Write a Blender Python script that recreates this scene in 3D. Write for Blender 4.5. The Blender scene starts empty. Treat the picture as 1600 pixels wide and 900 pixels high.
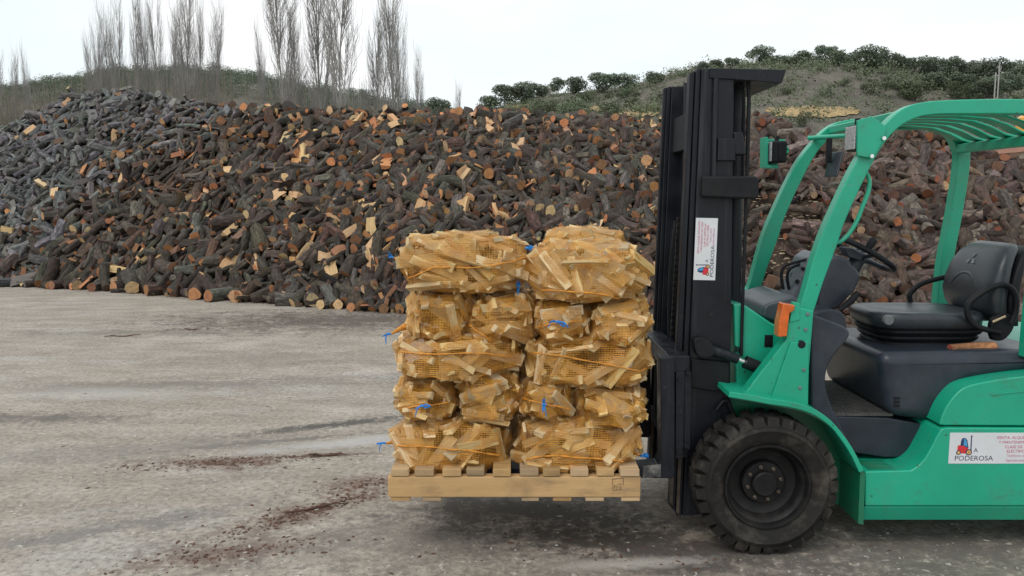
import bpy, bmesh, math, random
import numpy as np
from mathutils import Vector, Matrix, Quaternion
from mathutils.bvhtree import BVHTree
random.seed(7)
RNG = np.random.default_rng(11)
S = bpy.context.scene
COL = S.collection
R = math.radians

# ------------------------------------------------------------------ camera, sky, sun, exposure
F = 1268.0                       # focal length in pixels of the 1600 px wide photograph
CH, PITCH = 1.70, R(6.3)
cd = bpy.data.cameras.new('camera'); cam = bpy.data.objects.new('camera', cd); COL.objects.link(cam)
cd.sensor_width = 36; cd.lens = F / 1600 * 36; cd.clip_start = 0.05; cd.clip_end = 3000
cam.location = (0, 0, CH); cam.rotation_euler = (R(90) - PITCH, 0, 0)
S.camera = cam
S.view_settings.view_transform = 'Standard'; S.view_settings.look = 'None'
S.view_settings.gamma = 1; S.view_settings.exposure = 0.0
S.cycles.use_denoising = True
S.cycles.max_bounces = 6; S.cycles.diffuse_bounces = 3; S.cycles.glossy_bounces = 3
S.cycles.transparent_max_bounces = 24; S.cycles.caustics_reflective = False; S.cycles.caustics_refractive = False

SUN_EL, SUN_AZ = R(52), R(215)   # behind the camera, to its left (azimuth clockwise from +Y)
W = bpy.data.worlds.new('World'); S.world = W; W.use_nodes = True
wn, wl = W.node_tree.nodes, W.node_tree.links
for n in list(wn): wn.remove(n)
wo = wn.new('ShaderNodeOutputWorld'); bg = wn.new('ShaderNodeBackground'); bg.inputs['Strength'].default_value = 0.1
sky = wn.new('ShaderNodeTexSky'); sky.sky_type = 'NISHITA'; sky.sun_disc = False
sky.sun_elevation = SUN_EL; sky.sun_rotation = SUN_AZ
tc = wn.new('ShaderNodeTexCoord'); mp = wn.new('ShaderNodeMapping'); mp.inputs['Scale'].default_value = (1.2, 1.2, 3.2)
nz = wn.new('ShaderNodeTexNoise'); nz.inputs['Scale'].default_value = 1.7; nz.inputs['Detail'].default_value = 5; nz.inputs['Roughness'].default_value = .5
rp = wn.new('ShaderNodeValToRGB')
rp.color_ramp.elements[0].position = .36; rp.color_ramp.elements[0].color = (.82, .93, .955, 1)
rp.color_ramp.elements[1].position = .62; rp.color_ramp.elements[1].color = (1, 1, 1, 1)
gain = wn.new('ShaderNodeVectorMath'); gain.operation = 'SCALE'; gain.inputs['Scale'].default_value = 11.0
mx = wn.new('ShaderNodeMix'); mx.data_type = 'RGBA'; mx.inputs['Factor'].default_value = .93
wl.new(tc.outputs['Generated'], mp.inputs['Vector']); wl.new(mp.outputs['Vector'], nz.inputs['Vector'])
wl.new(nz.outputs['Fac'], rp.inputs['Fac']); wl.new(rp.outputs['Color'], gain.inputs[0])
wl.new(sky.outputs['Color'], mx.inputs['A']); wl.new(gain.outputs['Vector'], mx.inputs['B'])
wl.new(mx.outputs['Result'], bg.inputs['Color']); wl.new(bg.outputs['Background'], wo.inputs['Surface'])
sl = bpy.data.lights.new('sun', 'SUN'); sl.energy = 1.15; sl.angle = R(30); sl.color = (1, .94, .85)
sun = bpy.data.objects.new('sun', sl); COL.objects.link(sun)
sd = Vector((math.sin(SUN_AZ) * math.cos(SUN_EL), math.cos(SUN_AZ) * math.cos(SUN_EL), math.sin(SUN_EL)))
sun.rotation_euler = sd.to_track_quat('Z', 'Y').to_euler()

# ------------------------------------------------------------------ helpers
SP, CP = math.sin(PITCH), math.cos(PITCH)
def ray(px, py):
    u, v = (px - 800) / F, (450 - py) / F
    d = Vector((u, CP + v * SP, -SP + v * CP)); return d / d.y
def P(px, py, Y):                 # world point seen at a pixel of the photograph, at distance Y
    d = ray(px, py); return Vector((d.x * Y, Y, CH + d.z * Y))
def G(px, py, z=0.0):             # the same on the level z
    d = ray(px, py); Y = (z - CH) / d.z; return Vector((d.x * Y, Y, z))
def PXY(p):                       # projection of a world point (for picking the largest logs)
    y, z = p[1], p[2] - CH
    fwd = y * CP - z * SP; up = y * SP + z * CP
    return 800 + F * p[0] / fwd, 450 - F * up / fwd, fwd

def rgb(*c): return (c[0], c[1], c[2], 1)

class NT:
    def __init__(s, name):
        s.m = bpy.data.materials.new(name); s.m.use_nodes = True
        s.t = s.m.node_tree; s.n = s.t.nodes; s.b = s.n['Principled BSDF']; s.out = s.n['Material Output']
    def new(s, typ, **kw):
        n = s.n.new(typ)
        for k, v in kw.items(): setattr(n, k, v)
        return n
    def link(s, a, b): s.t.links.new(a, b)
    def setin(s, n, **kw):
        for k, v in kw.items():
            i = n.inputs[k.replace('_', ' ')]
            if hasattr(v, 'is_linked'): s.link(v, i)
            else: i.default_value = v
    def noise(s, vec, scale, detail=4, rough=.55, dist=0):
        n = s.new('ShaderNodeTexNoise'); s.setin(n, Scale=scale, Detail=detail, Roughness=rough, Distortion=dist)
        if vec is not None: s.link(vec, n.inputs['Vector'])
        return n.outputs['Fac']
    def ramp(s, fac, stops):
        r = s.new('ShaderNodeValToRGB'); e = r.color_ramp.elements
        while len(e) < len(stops): e.new(.5)
        for i, (p, c) in enumerate(stops):
            e[i].position = p; e[i].color = (c, c, c, 1) if isinstance(c, (int, float)) else rgb(*c)
        s.link(fac, r.inputs['Fac']); return r.outputs['Color']
    def math(s, op, a, b=None, c=None, clamp=False):
        n = s.new('ShaderNodeMath', operation=op, use_clamp=clamp)
        for i, v in enumerate((a, b, c)):
            if v is None: continue
            if hasattr(v, 'is_linked'): s.link(v, n.inputs[i])
            else: n.inputs[i].default_value = v
        return n.outputs[0]
    def mix(s, fac, a, b, blend='MIX'):
        n = s.new('ShaderNodeMix', data_type='RGBA', blend_type=blend)
        for k, v in (('Factor', fac), ('A', a), ('B', b)):
            i = n.inputs[k] if k == 'Factor' else n.inputs[6 if k == 'A' else 7]
            if hasattr(v, 'is_linked'): s.link(v, i)
            else: i.default_value = v if k == 'Factor' else rgb(*v)
        return n.outputs[2]
    def mapping(s, vec, scale=(1, 1, 1), loc=(0, 0, 0), rot=(0, 0, 0)):
        n = s.new('ShaderNodeMapping'); n.inputs['Scale'].default_value = scale
        n.inputs['Location'].default_value = loc; n.inputs['Rotation'].default_value = rot
        s.link(vec, n.inputs['Vector']); return n.outputs['Vector']
    def coord(s, which='Object'):
        return s.new('ShaderNodeTexCoord').outputs[which]
    def attr(s, name, out='Color'):
        return s.new('ShaderNodeAttribute', attribute_name=name).outputs[out]
    def rnd(s): return s.new('ShaderNodeObjectInfo').outputs['Random']
    def bump(s, h, strength=.3, dist=.01):
        n = s.new('ShaderNodeBump'); s.setin(n, Strength=strength, Distance=dist); s.link(h, n.inputs['Height'])
        s.link(n.outputs['Normal'], s.b.inputs['Normal'])
    def col(s, c):
        i = s.b.inputs['Base Color']
        if hasattr(c, 'is_linked'): s.link(c, i)
        else: i.default_value = rgb(*c)
    def rough(s, r):
        i = s.b.inputs['Roughness']
        if hasattr(r, 'is_linked'): s.link(r, i)
        else: i.default_value = r

def plain(name, c, rough=.5, metal=0, var=.25, scale=14, bump=0, coat=0, dust=None, spec=.5):
    k = NT(name); co = k.coord(); k.b.inputs['Specular IOR Level'].default_value = spec
    n = k.noise(co, scale, 5, .6)
    lo = tuple(x * (1 - var) for x in c); hi = tuple(min(1, x * (1 + var)) for x in c)
    colr = k.ramp(n, [(.3, lo), (.7, hi)])
    if dust:                       # a dusty film in worn patches
        d = k.ramp(k.noise(co, scale * .35, 7, .7), [(.5, 0.0), (.78, 1.0)])
        colr = k.mix(k.math('MULTIPLY', d, dust[1]), colr, dust[0])
    k.col(colr); k.rough(k.math('ADD', k.math('MULTIPLY', n, .3), rough - .15))
    k.b.inputs['Metallic'].default_value = metal
    if coat: k.b.inputs['Coat Weight'].default_value = coat; k.b.inputs['Coat Roughness'].default_value = .15
    if bump: k.bump(k.noise(co, scale * 4, 4), bump, .003)
    return k.m

class MB:                          # collects shapes, then links them as ONE mesh object
    def __init__(s): s.v = []; s.f = []; s.mi = []
    def add(s, vs, fs, mi=0):
        o = len(s.v); s.v += [Vector(v) for v in vs]; s.f += [tuple(i + o for i in f) for f in fs]; s.mi += [mi] * len(fs); return s
    def box(s, c, d, rot=None, mi=0):
        c = Vector(c); vs = []
        for x in (-.5, .5):
            for y in (-.5, .5):
                for z in (-.5, .5):
                    p = Vector((x * d[0], y * d[1], z * d[2])); vs.append(c + (rot @ p if rot else p))
        return s.add(vs, [(0, 1, 3, 2), (4, 6, 7, 5), (0, 4, 5, 1), (2, 3, 7, 6), (0, 2, 6, 4), (1, 5, 7, 3)], mi)
    def prism(s, poly, y0, y1, mi=0):   # (x,z) outline extruded in depth
        n = len(poly); A = sum(poly[i][0] * poly[(i + 1) % n][1] - poly[(i + 1) % n][0] * poly[i][1] for i in range(n))
        if A < 0: poly = poly[::-1]
        vs = [(x, y0, z) for x, z in poly] + [(x, y1, z) for x, z in poly]
        fs = [tuple(range(n)), tuple(range(2 * n - 1, n - 1, -1))] + [((i + 1) % n, i, i + n, (i + 1) % n + n) for i in range(n)]
        return s.add(vs, fs, mi)
    def tube(s, pts, r, n=8, mi=0, cap=True):
        pts = [Vector(p) for p in pts]; rs = r if isinstance(r, (list, tuple)) else [r] * len(pts)
        prev = None; vs = []; fs = []
        for i, p in enumerate(pts):
            d = (pts[min(i + 1, len(pts) - 1)] - pts[max(i - 1, 0)]).normalized()
            if prev is None: a = d.orthogonal().normalized()
            else: a = (prev - d * prev.dot(d)).normalized()
            prev = a; b = d.cross(a)
            for k in range(n):
                t = 2 * math.pi * k / n; vs.append(p + (a * math.cos(t) + b * math.sin(t)) * rs[i])
        for i in range(len(pts) - 1):
            for k in range(n): fs.append((i * n + k, i * n + (k + 1) % n, (i + 1) * n + (k + 1) % n, (i + 1) * n + k))
        if cap: fs += [tuple(range(n - 1, -1, -1)), tuple(range((len(pts) - 1) * n, len(pts) * n))]
        return s.add(vs, fs, mi)
    def lathe(s, c, prof, n=48, mi=0):   # profile of (radius, offset along +Y) round the Y axis
        vs = []; fs = []; m = len(prof)
        for k in range(n):
            t = 2 * math.pi * k / n
            for r, y in prof: vs.append((c[0] + r * math.cos(t), c[1] + y, c[2] + r * math.sin(t)))
        for k in range(n):
            k2 = (k + 1) % n
            for i in range(m - 1): fs.append((k * m + i, k2 * m + i, k2 * m + i + 1, k * m + i + 1))
        return s.add(vs, fs, mi)
    def loft(s, secs, n=20, p=3.0, mi=0):  # sections: (centre, axis a, axis b, half a, half b)
        vs = []; fs = []
        for c, a, b, ha, hb in secs:
            for k in range(n):
                t = 2 * math.pi * k / n; ct, st = math.cos(t), math.sin(t)
                vs.append(Vector(c) + Vector(a) * ha * math.copysign(abs(ct) ** (2 / p), ct) + Vector(b) * hb * math.copysign(abs(st) ** (2 / p), st))
        for i in range(len(secs) - 1):
            for k in range(n): fs.append((i * n + k, i * n + (k + 1) % n, (i + 1) * n + (k + 1) % n, (i + 1) * n + k))
        fs += [tuple(range(n - 1, -1, -1)), tuple(range((len(secs) - 1) * n, len(secs) * n))]
        return s.add(vs, fs, mi)
    def build(s, name, mats, parent=None, bevel=0, seg=2, smooth=None, fixn=True):
        me = bpy.data.meshes.new(name)
        o0 = org(parent)
        me.from_pydata([v - o0 for v in s.v], [], s.f)
        for m in (mats if isinstance(mats, (list, tuple)) else [mats]): me.materials.append(m)
        me.polygons.foreach_set('material_index', s.mi)
        if fixn:
            bm = bmesh.new(); bm.from_mesh(me); bmesh.ops.recalc_face_normals(bm, faces=bm.faces); bm.to_mesh(me); bm.free()
        ob = bpy.data.objects.new(name, me); COL.objects.link(ob)
        if parent is not None: ob.parent = parent
        if bevel:
            md = ob.modifiers.new('bevel', 'BEVEL'); md.width = bevel; md.segments = seg; md.limit_method = 'ANGLE'; md.angle_limit = R(32); md.harden_normals = True
        if smooth is None: smooth = R(35) if bevel else None
        if smooth:
            me.shade_smooth(); me.set_sharp_from_angle(angle=smooth)
        return ob
def org(o):
    l = Vector((0, 0, 0))
    while o is not None: l = l + o.location; o = o.parent
    return l
def tag(o, label=None, cat=None, group=None, kind=None):
    for k, v in (('label', label), ('category', cat), ('group', group), ('kind', kind)):
        if v: o[k] = v
    return o
def empty(name, loc, label=None, cat=None, group=None):
    o = bpy.data.objects.new(name, None); o.empty_display_size = .1; COL.objects.link(o); o.location = loc
    return tag(o, label, cat, group)
def children(o): return list(o.children)
def copy_tree(o, parent=None):
    c = o.copy(); COL.objects.link(c); c.parent = parent
    for ch in children(o): copy_tree(ch, c)
    return c
def mesh_np(name, v, f, mats, mi=None, parent=None, smooth=False):
    me = bpy.data.meshes.new(name); me.from_pydata(v, [], f)
    for m in mats: me.materials.append(m)
    if mi is not None: me.polygons.foreach_set('material_index', np.asarray(mi, dtype=np.int32))
    if smooth: me.shade_smooth()
    ob = bpy.data.objects.new(name, me); COL.objects.link(ob)
    if parent is not None: ob.parent = parent
    return ob
def interp(x, pts): return float(np.interp(x, [p[0] for p in pts], [p[1] for p in pts]))

# ------------------------------------------------------------------ materials
GREEN = (.006, .37, .225)
def paint(name, c, dirt=.35):
    k = NT(name); co = k.coord()
    n = k.noise(co, 3.0, 6, .6); n2 = k.noise(co, 60, 3, .6)
    base = k.ramp(n, [(.3, tuple(x * .88 for x in c)), (.7, tuple(x * 1.08 for x in c))])
    d = k.ramp(k.noise(k.mapping(co, (1, 1, .5)), 7, 8, .72), [(.52, 0.0), (.75, 1.0)])
    base = k.mix(k.math('MULTIPLY', d, dirt), base, (.10, .17, .12))
    sp = k.ramp(n2, [(.68, 0.0), (.74, 1.0)])
    base = k.mix(k.math('MULTIPLY', sp, .3), base, (.03, .12, .08))
    scr = k.ramp(k.noise(k.mapping(co, (2.5, 2.5, 70), (0, 0, 0), (0, .35, 0)), 1.6, 3, .5), [(.70, 0.0), (.73, 1.0)])   # scratches
    pat = k.ramp(k.noise(co, 2.2, 2), [(.5, 0.0), (.62, 1.0)])
    base = k.mix(k.math('MULTIPLY', k.math('MULTIPLY', scr, pat), .55), base, (.22, .36, .30))
    chp = k.ramp(k.noise(co, 34, 2, .5), [(.735, 0.0), (.75, 1.0)]); base = k.mix(k.math('MULTIPLY', chp, .8), base, (.035, .03, .025))
    mud = k.ramp(k.noise(k.mapping(co, (1, 1, 1.6), (3, 1, 2)), 5.5, 9, .8), [(.56, 0.0), (.64, 1.0)]); base = k.mix(k.math('MULTIPLY', mud, .35), base, (.07, .105, .08))
    k.col(base); k.rough(k.math('ADD', k.math('MULTIPLY', n, .22), .3)); k.bump(n2, .03, .002)
    k.b.inputs['Coat Weight'].default_value = .25; k.b.inputs['Coat Roughness'].default_value = .2
    return k.m
M = {}
M['green'] = paint('green_paint', GREEN)
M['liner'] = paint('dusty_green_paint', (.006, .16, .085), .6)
def mast_mat():
    k = NT('greasy_black_steel'); co = k.coord(); k.b.inputs['Specular IOR Level'].default_value = .3
    n = k.noise(co, 6, 6, .65); c = k.ramp(n, [(.3, (.005, .007, .011)), (.7, (.012, .014, .020))])
    stv = k.ramp(k.noise(k.mapping(co, (34, 34, 1.3)), 1, 5, .65), [(.54, 0.0), (.72, 1.0)]); c = k.mix(k.math('MULTIPLY', stv, .55), c, (.05, .052, .058))
    sp = k.ramp(k.noise(co, 48, 3, .6), [(.66, 0.0), (.72, 1.0)]); c = k.mix(k.math('MULTIPLY', sp, .4), c, (.09, .075, .062))
    k.col(c); k.rough(k.ramp(n, [(.35, .28), (.65, .6)])); k.bump(k.noise(co, 30, 4), .06, .003); return k.m
M['black'] = mast_mat()
M['blackdull'] = plain('dull_black_steel', (.008, .009, .012), .55, 0, .4, 12, .08, dust=((.04, .037, .034), .4), spec=.25)
M['plastic'] = plain('slate_plastic', (.026, .033, .047), .36, 0, .25, 7, .06, dust=((.085, .09, .10), .5), spec=.32, coat=.1)
M['greyplastic'] = plain('grey_plastic', (.12, .135, .16), .45, 0, .2, 9, .05)
M['cowlgrey'] = plain('cowl_plastic', (.055, .066, .082), .42, 0, .25, 7, .06)
M['vinyl'] = plain('black_vinyl', (.028, .034, .043), .36, 0, .25, 12, .15, dust=((.07, .07, .075), .3))
M['rubber'] = plain('tyre_rubber', (.017, .016, .0155), .75, 0, .35, 16, .3, dust=((.115, .10, .084), .9), spec=.25)
M['rim'] = plain('black_rim', (.010, .010, .011), .5, 0, .3, 14, .05, dust=((.055, .048, .042), .55), spec=.25)
M['worn'] = plain('worn_steel', (.13, .105, .085), .5, .6, .4, 18, .1)
M['chrome'] = plain('chrome_rod', (.75, .75, .75), .15, 1, .05)
M['mat'] = plain('ribbed_floor_mat', (.055, .055, .055), .8, 0, .3, 30, .4, dust=((.14, .13, .12), .6))
M['amber'] = plain('amber_lens', (.62, .12, .012), .25, 0, .25, 20, 0, .6)
M['orange'] = plain('beacon_lens', (.85, .35, .02), .25, 0, .1, 20, 0, .6)
M['lens'] = plain('clear_lens', (.42, .44, .46), .2, 0, .5, 120, .2, .5)
M['white'] = plain('sticker_white', (.66, .68, .72), .4, 0, .05, 8)
M['ink'] = plain('ink_dark', (.03, .05, .09), .5, 0, .05)
M['inkred'] = plain('ink_red', (.52, .03, .13), .5, 0, .05)
M['inkpink'] = plain('ink_pale_red', (.55, .16, .3), .5, 0, .05)
M['lred'] = plain('logo_red', (.62, .03, .04), .5, 0, .05)
M['lblue'] = plain('logo_blue', (.06, .32, .6), .5, 0, .1)
M['lnavy'] = plain('logo_navy', (.015, .04, .12), .5, 0, .05)
M['lyellow'] = plain('logo_yellow', (.75, .42, .1), .5, 0, .05)
M['twine'] = plain('blue_twine', (.012, .22, .66), .5, 0, .2, 60)
M['seatgrey'] = plain('grey_knob', (.16, .17, .18), .5)

def wood(name, lo, hi, grain_axis=(1.5, 26, 26), obj_var=True, knots=False):
    k = NT(name); co = k.coord()
    if obj_var:
        add = k.new('ShaderNodeVectorMath', operation='ADD'); k.link(co, add.inputs[0])
        cmb = k.new('ShaderNodeCombineXYZ'); r = k.rnd()
        for i in range(3): k.link(k.math('MULTIPLY', r, 37.0 + 11 * i), cmb.inputs[i])
        k.link(cmb.outputs[0], add.inputs[1]); co2 = add.outputs[0]
    else: co2 = co
    g = k.noise(k.mapping(co2, grain_axis), 1.0, 5, .65, .4)
    c = k.ramp(g, [(.28, lo), (.72, hi)])
    if knots:
        kn = k.new('ShaderNodeTexVoronoi', feature='F1'); k.setin(kn, Scale=3.1); k.link(k.mapping(co2, (1, 2.2, 2.2)), kn.inputs['Vector'])
        c = k.mix(k.ramp(kn.outputs['Distance'], [(.05, .55), (.12, 0.0)]), c, (.16, .085, .035))
        st = k.ramp(k.noise(co2, 3.5, 5, .6), [(.5, 0.0), (.7, .6)]); c = k.mix(st, c, (.22, .15, .085))
        dk = k.ramp(k.noise(k.mapping(co2, (2, 9, 9)), 1.3, 7, .7), [(.52, 0.0), (.66, .5)]); c = k.mix(dk, c, (.17, .12, .08))
    if obj_var:
        hv = k.new('ShaderNodeHueSaturation'); k.link(c, hv.inputs['Color'])
        k.link(k.math('ADD', k.math('MULTIPLY', k.rnd(), .6), .6), hv.inputs['Value'])
        k.link(k.math('ADD', k.math('MULTIPLY', k.math('FRACT', k.math('MULTIPLY', k.rnd(), 17.3)), .3), .8), hv.inputs['Saturation'])
        c = hv.outputs['Color']
    k.col(c); k.rough(.75); k.bump(g, .35, .004); return k.m
M['stick'] = wood('split_wood', (.47, .30, .12), (.80, .60, .30), (2.2, 9, 9))
M['shadefill'] = wood('kindling_shade_brown', (.11, .065, .035), (.32, .20, .095), (2.2, 9, 9))  # inner kindling: shade between the sticks is put into this darker brown
M['board'] = wood('pallet_wood', (.42, .26, .115), (.62, .42, .21), (1.2, 14, 14), True, True)
M['beam'] = wood('pallet_beam_wood', (.46, .28, .12), (.60, .39, .185), (1.0, 3, 13), False, True)
M['stamp'] = plain('faded_stamp', (.16, .095, .05), .8, 0, .3, 40)

def net_mat():                     # thin orange threads in a square mesh; holes are really holes
    k = NT('orange_netting'); uv = k.coord('UV')
    sx = k.new('ShaderNodeSeparateXYZ')
    wob = k.noise(uv, 9, 2, .5)
    k.link(uv, sx.inputs[0]); cell = .0072
    def line(c, w):
        a = k.math('ADD', k.math('DIVIDE', c, cell), k.math('MULTIPLY', wob, 1.4))
        d = k.math('PINGPONG', a, .5)            # 0 on the thread
        return k.math('LESS_THAN', d, w)
    w = k.math('ADD', k.math('MULTIPLY', k.math('SUBTRACT', k.noise(uv, 8, 4, .65), .40, clamp=True), .55), .058)
    al = k.math('MAXIMUM', line(sx.outputs[0], w), line(sx.outputs[1], w))
    col = k.ramp(k.noise(uv, 14, 3), [(.3, (.52, .20, .025)), (.7, (.74, .37, .06))])
    k.col(col); k.rough(.45); k.link(al, k.b.inputs['Alpha'])
    k.b.inputs['Subsurface Weight'].default_value = 0
    return k.m
M['net'] = net_mat()
M['hem'] = plain('orange_hem', (.60, .25, .03), .55, 0, .3, 50, .5)

def log_mats():
    k = NT('log_bark'); lc = k.attr('lc', 'Vector'); t = k.attr('tint')
    n1 = k.noise(k.mapping(lc, (9, 26, 26)), 1, 5, .7); n2 = k.noise(lc, 55, 3, .6)
    c = k.mix(1.0, t, k.ramp(n1, [(.30, .18), (.5, .9), (.70, 2.1)]), 'MULTIPLY')
    li = k.ramp(k.noise(lc, 10, 6, .7), [(.62, 0.0), (.72, .4)])      # lichen
    c = k.mix(li, c, (.15, .135, .115))
    k.col(c); k.rough(.9); k.bump(k.math('ADD', n1, k.math('MULTIPLY', n2, .4)), .9, .012)
    bark = k.m
    k = NT('log_cut_end'); lc = k.attr('lc', 'Vector'); t = k.attr('wood')
    s = k.new('ShaderNodeSeparateXYZ'); k.link(lc, s.inputs[0])
    rr = k.math('SQRT', k.math('ADD', k.math('POWER', k.math('SUBTRACT', s.outputs[1], 0), 2), k.math('POWER', s.outputs[2], 2)))
    ring = k.math('SINE', k.math('ADD', k.math('MULTIPLY', rr, 420), k.math('MULTIPLY', k.noise(lc, 20, 3), 8)))
    c = k.mix(1.0, t, k.ramp(k.math('ADD', k.math('MULTIPLY', ring, .12), k.noise(lc, 16, 5, .7)), [(.25, .42), (.5, .95), (.8, 1.25)]), 'MULTIPLY')
    k.col(c); k.rough(.85); k.bump(k.noise(lc, 90, 3), .4, .004)
    cut = k.m
    k = NT('log_split_face'); lc = k.attr('lc', 'Vector'); t = k.attr('wood')
    n1 = k.noise(k.mapping(lc, (4, 40, 40)), 1, 5, .65, .3)
    c = k.mix(1.0, t, k.ramp(n1, [(.25, .5), (.5, 1.0), (.8, 1.35)]), 'MULTIPLY')
    k.col(c); k.rough(.8); k.bump(n1, .7, .01)
    return bark, cut, k.m
BARK, CUT, SPLIT = log_mats()
def soil_mat():
    k = NT('brown_soil'); co = k.coord()
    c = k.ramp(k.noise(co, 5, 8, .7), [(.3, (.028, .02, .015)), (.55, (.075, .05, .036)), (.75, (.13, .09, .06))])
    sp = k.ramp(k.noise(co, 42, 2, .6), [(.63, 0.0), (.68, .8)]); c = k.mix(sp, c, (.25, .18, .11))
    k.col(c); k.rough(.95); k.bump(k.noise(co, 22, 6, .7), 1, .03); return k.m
M['soil'] = soil_mat()

def ground_mat():
    k = NT('worn_concrete_yard'); co = k.coord()
    big = k.noise(co, .55, 5, .6); mid = k.noise(k.mapping(co, (.7, 1.6, 1)), 2.4, 7, .68); fine = k.noise(co, 26, 6, .7); grit = k.noise(co, 95, 3, .6)
    c = k.ramp(mid, [(.28, (.225, .192, .158)), (.5, (.345, .302, .255)), (.70, (.46, .412, .357))])
    c = k.mix(k.ramp(big, [(.38, 0.0), (.66, .5)]), c, (.25, .215, .175))
    c = k.mix(k.ramp(k.noise(k.mapping(co, (.5, 1.3, 1), (3, 7, 0)), 1.2, 6, .62), [(.55, 0.0), (.68, .55)]), c, (.43, .415, .395))
    c = k.mix(1.0, c, k.ramp(fine, [(.30, .52), (.5, 1.0), (.72, 1.38)]), 'MULTIPLY')
    spk = k.ramp(k.noise(k.mapping(co, (1, 1, 1), (5, 3, 1)), 48, 3, .6), [(.66, 0.0), (.70, 1.0)]); c = k.mix(k.math('MULTIPLY', spk, .6), c, (.075, .058, .046))
    lt = k.ramp(k.noise(k.mapping(co, (1, 1.6, 1), (1, 9, 2)), 30, 3, .6), [(.66, 0.0), (.71, 1.0)]); c = k.mix(k.math('MULTIPLY', lt, .55), c, (.60, .56, .51))
    peb = k.new('ShaderNodeTexVoronoi'); k.setin(peb, Scale=30.0, Randomness=1.0); k.link(co, peb.inputs['Vector'])
    pm = k.math('MULTIPLY', k.math('LESS_THAN', peb.outputs['Distance'], .26), k.math('GREATER_THAN', k.noise(co, 14, 2), .55))
    sepc = k.new('ShaderNodeSeparateColor'); k.link(peb.outputs['Color'], sepc.inputs[0])
    c = k.mix(k.math('MULTIPLY', pm, .75), c, k.ramp(sepc.outputs[0], [(.2, (.14, .125, .11)), (.6, (.42, .39, .35)), (.9, (.62, .59, .55))]))
    # stains: (x, y, half length, half width, turn, colour, strength)
    st = [((520, 664), .75, .09, .42, (.09, .08, .07), .95), ((420, 690), .8, .05, .3, (.12, .105, .092), .7), ((345, 722), .55, .16, .15, (.15, .095, .07), .8), ((500, 712), .35, .05, .1, (.10, .055, .04), .9),
          ((480, 800), .50, .17, .75, (.17, .115, .085), .8), ((585, 755), .34, .16, .4, (.18, .12, .09), .7), ((370, 862), .45, .13, .3, (.15, .09, .065), .8),
          ((540, 500), 2.8, 1.1, .05, (.105, .085, .07), .9), ((1150, 890), 1.6, .5, .05, (.14, .125, .11), .6), ((700, 840), 1.4, .3, .1, (.19, .17, .15), .55), ((250, 700), 1.3, .22, .25, (.20, .18, .16), .5), ((430, 560), 1.6, .5, 0, (.20, .172, .145), .5), ((320, 600), 2.4, .25, .12, (.16, .14, .12), .55), ((60, 655), .9, .16, .1, (.12, .105, .09), .7),
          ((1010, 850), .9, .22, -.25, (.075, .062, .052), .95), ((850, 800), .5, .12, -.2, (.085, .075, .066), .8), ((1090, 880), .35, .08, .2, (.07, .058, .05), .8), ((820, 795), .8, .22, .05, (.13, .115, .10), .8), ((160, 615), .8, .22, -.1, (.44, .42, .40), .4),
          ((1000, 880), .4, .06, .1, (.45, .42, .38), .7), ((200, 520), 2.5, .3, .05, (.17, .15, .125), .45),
          ((1500, 860), 1.2, .3, 0, (.15, .135, .12), .7), ((150, 830), 1.0, .12, .5, (.17, .155, .145), .6), ((560, 690), .9, .1, .35, (.44, .43, .42), .6)]
    warp = k.noise(co, 2.6, 6, .72); w2 = k.noise(co, 11, 5, .7)
    wet = None
    for (px, py), a, b, rot, colr, s_ in st:
        p = G(px, py)
        v = k.mapping(co, (1, 1, 1), (-p.x, -p.y, 0)); v = k.mapping(v, (1, 1, 0), (0, 0, 0), (0, 0, -rot)); v = k.mapping(v, (1 / a, 1 / b, 0))
        ln = k.new('ShaderNodeVectorMath', operation='LENGTH'); k.link(v, ln.inputs[0])
        d = k.math('ADD', ln.outputs['Value'], k.math('ADD', k.math('MULTIPLY', k.math('SUBTRACT', k.math('ADD', warp, w2), 1.0), 2.9), k.math('MULTIPLY', k.math('SUBTRACT', fine, .5), 1.6)))
        m = k.math('MULTIPLY', k.math('MULTIPLY', k.math('SUBTRACT', 1.2, d, clamp=True), 1.25), s_, clamp=True)
        c = k.mix(m, c, colr)
    k.col(c); k.rough(k.ramp(k.noise(co, 1.1, 4), [(.35, .62), (.7, .92)]))
    k.bump(k.math('ADD', k.math('ADD', fine, k.math('MULTIPLY', grit, .5)), k.math('MULTIPLY', pm, .5)), .75, .012)
    return k.m
M['ground'] = ground_mat()
def foliage(name, lo, hi, scale=1.2):
    k = NT(name); co = k.coord(); n = k.noise(co, scale, 4, .6)
    hv = k.new('ShaderNodeHueSaturation'); k.link(k.ramp(n, [(.3, lo), (.7, hi)]), hv.inputs['Color'])
    k.link(k.math('ADD', k.math('MULTIPLY', k.rnd(), .5), .75), hv.inputs['Value']); k.link(k.math('ADD', k.math('MULTIPLY', k.rnd(), .04), .48), hv.inputs['Hue'])
    k.col(hv.outputs['Color']); k.rough(.8); return k.m
M['oak'] = foliage('oak_leaves', (.080, .108, .072), (.165, .20, .135))
M['scrub'] = foliage('scrub_leaves', (.085, .105, .06), (.155, .178, .105))
M['bushgreen'] = foliage('bush_leaves', (.06, .085, .04), (.11, .15, .07))
M['gorse'] = foliage('gorse_leaves', (.16, .19, .035), (.30, .32, .07))
M['trunk'] = plain('tree_bark', (.10, .085, .07), .9, 0, .3, 3)
M['twig'] = plain('bare_twigs', (.30, .29, .28), .9, 0, .3, .6, spec=.2)
M['thicket'] = plain('bare_thicket', (.22, .20, .165), .9, 0, .35, .4, spec=.2)
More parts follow.
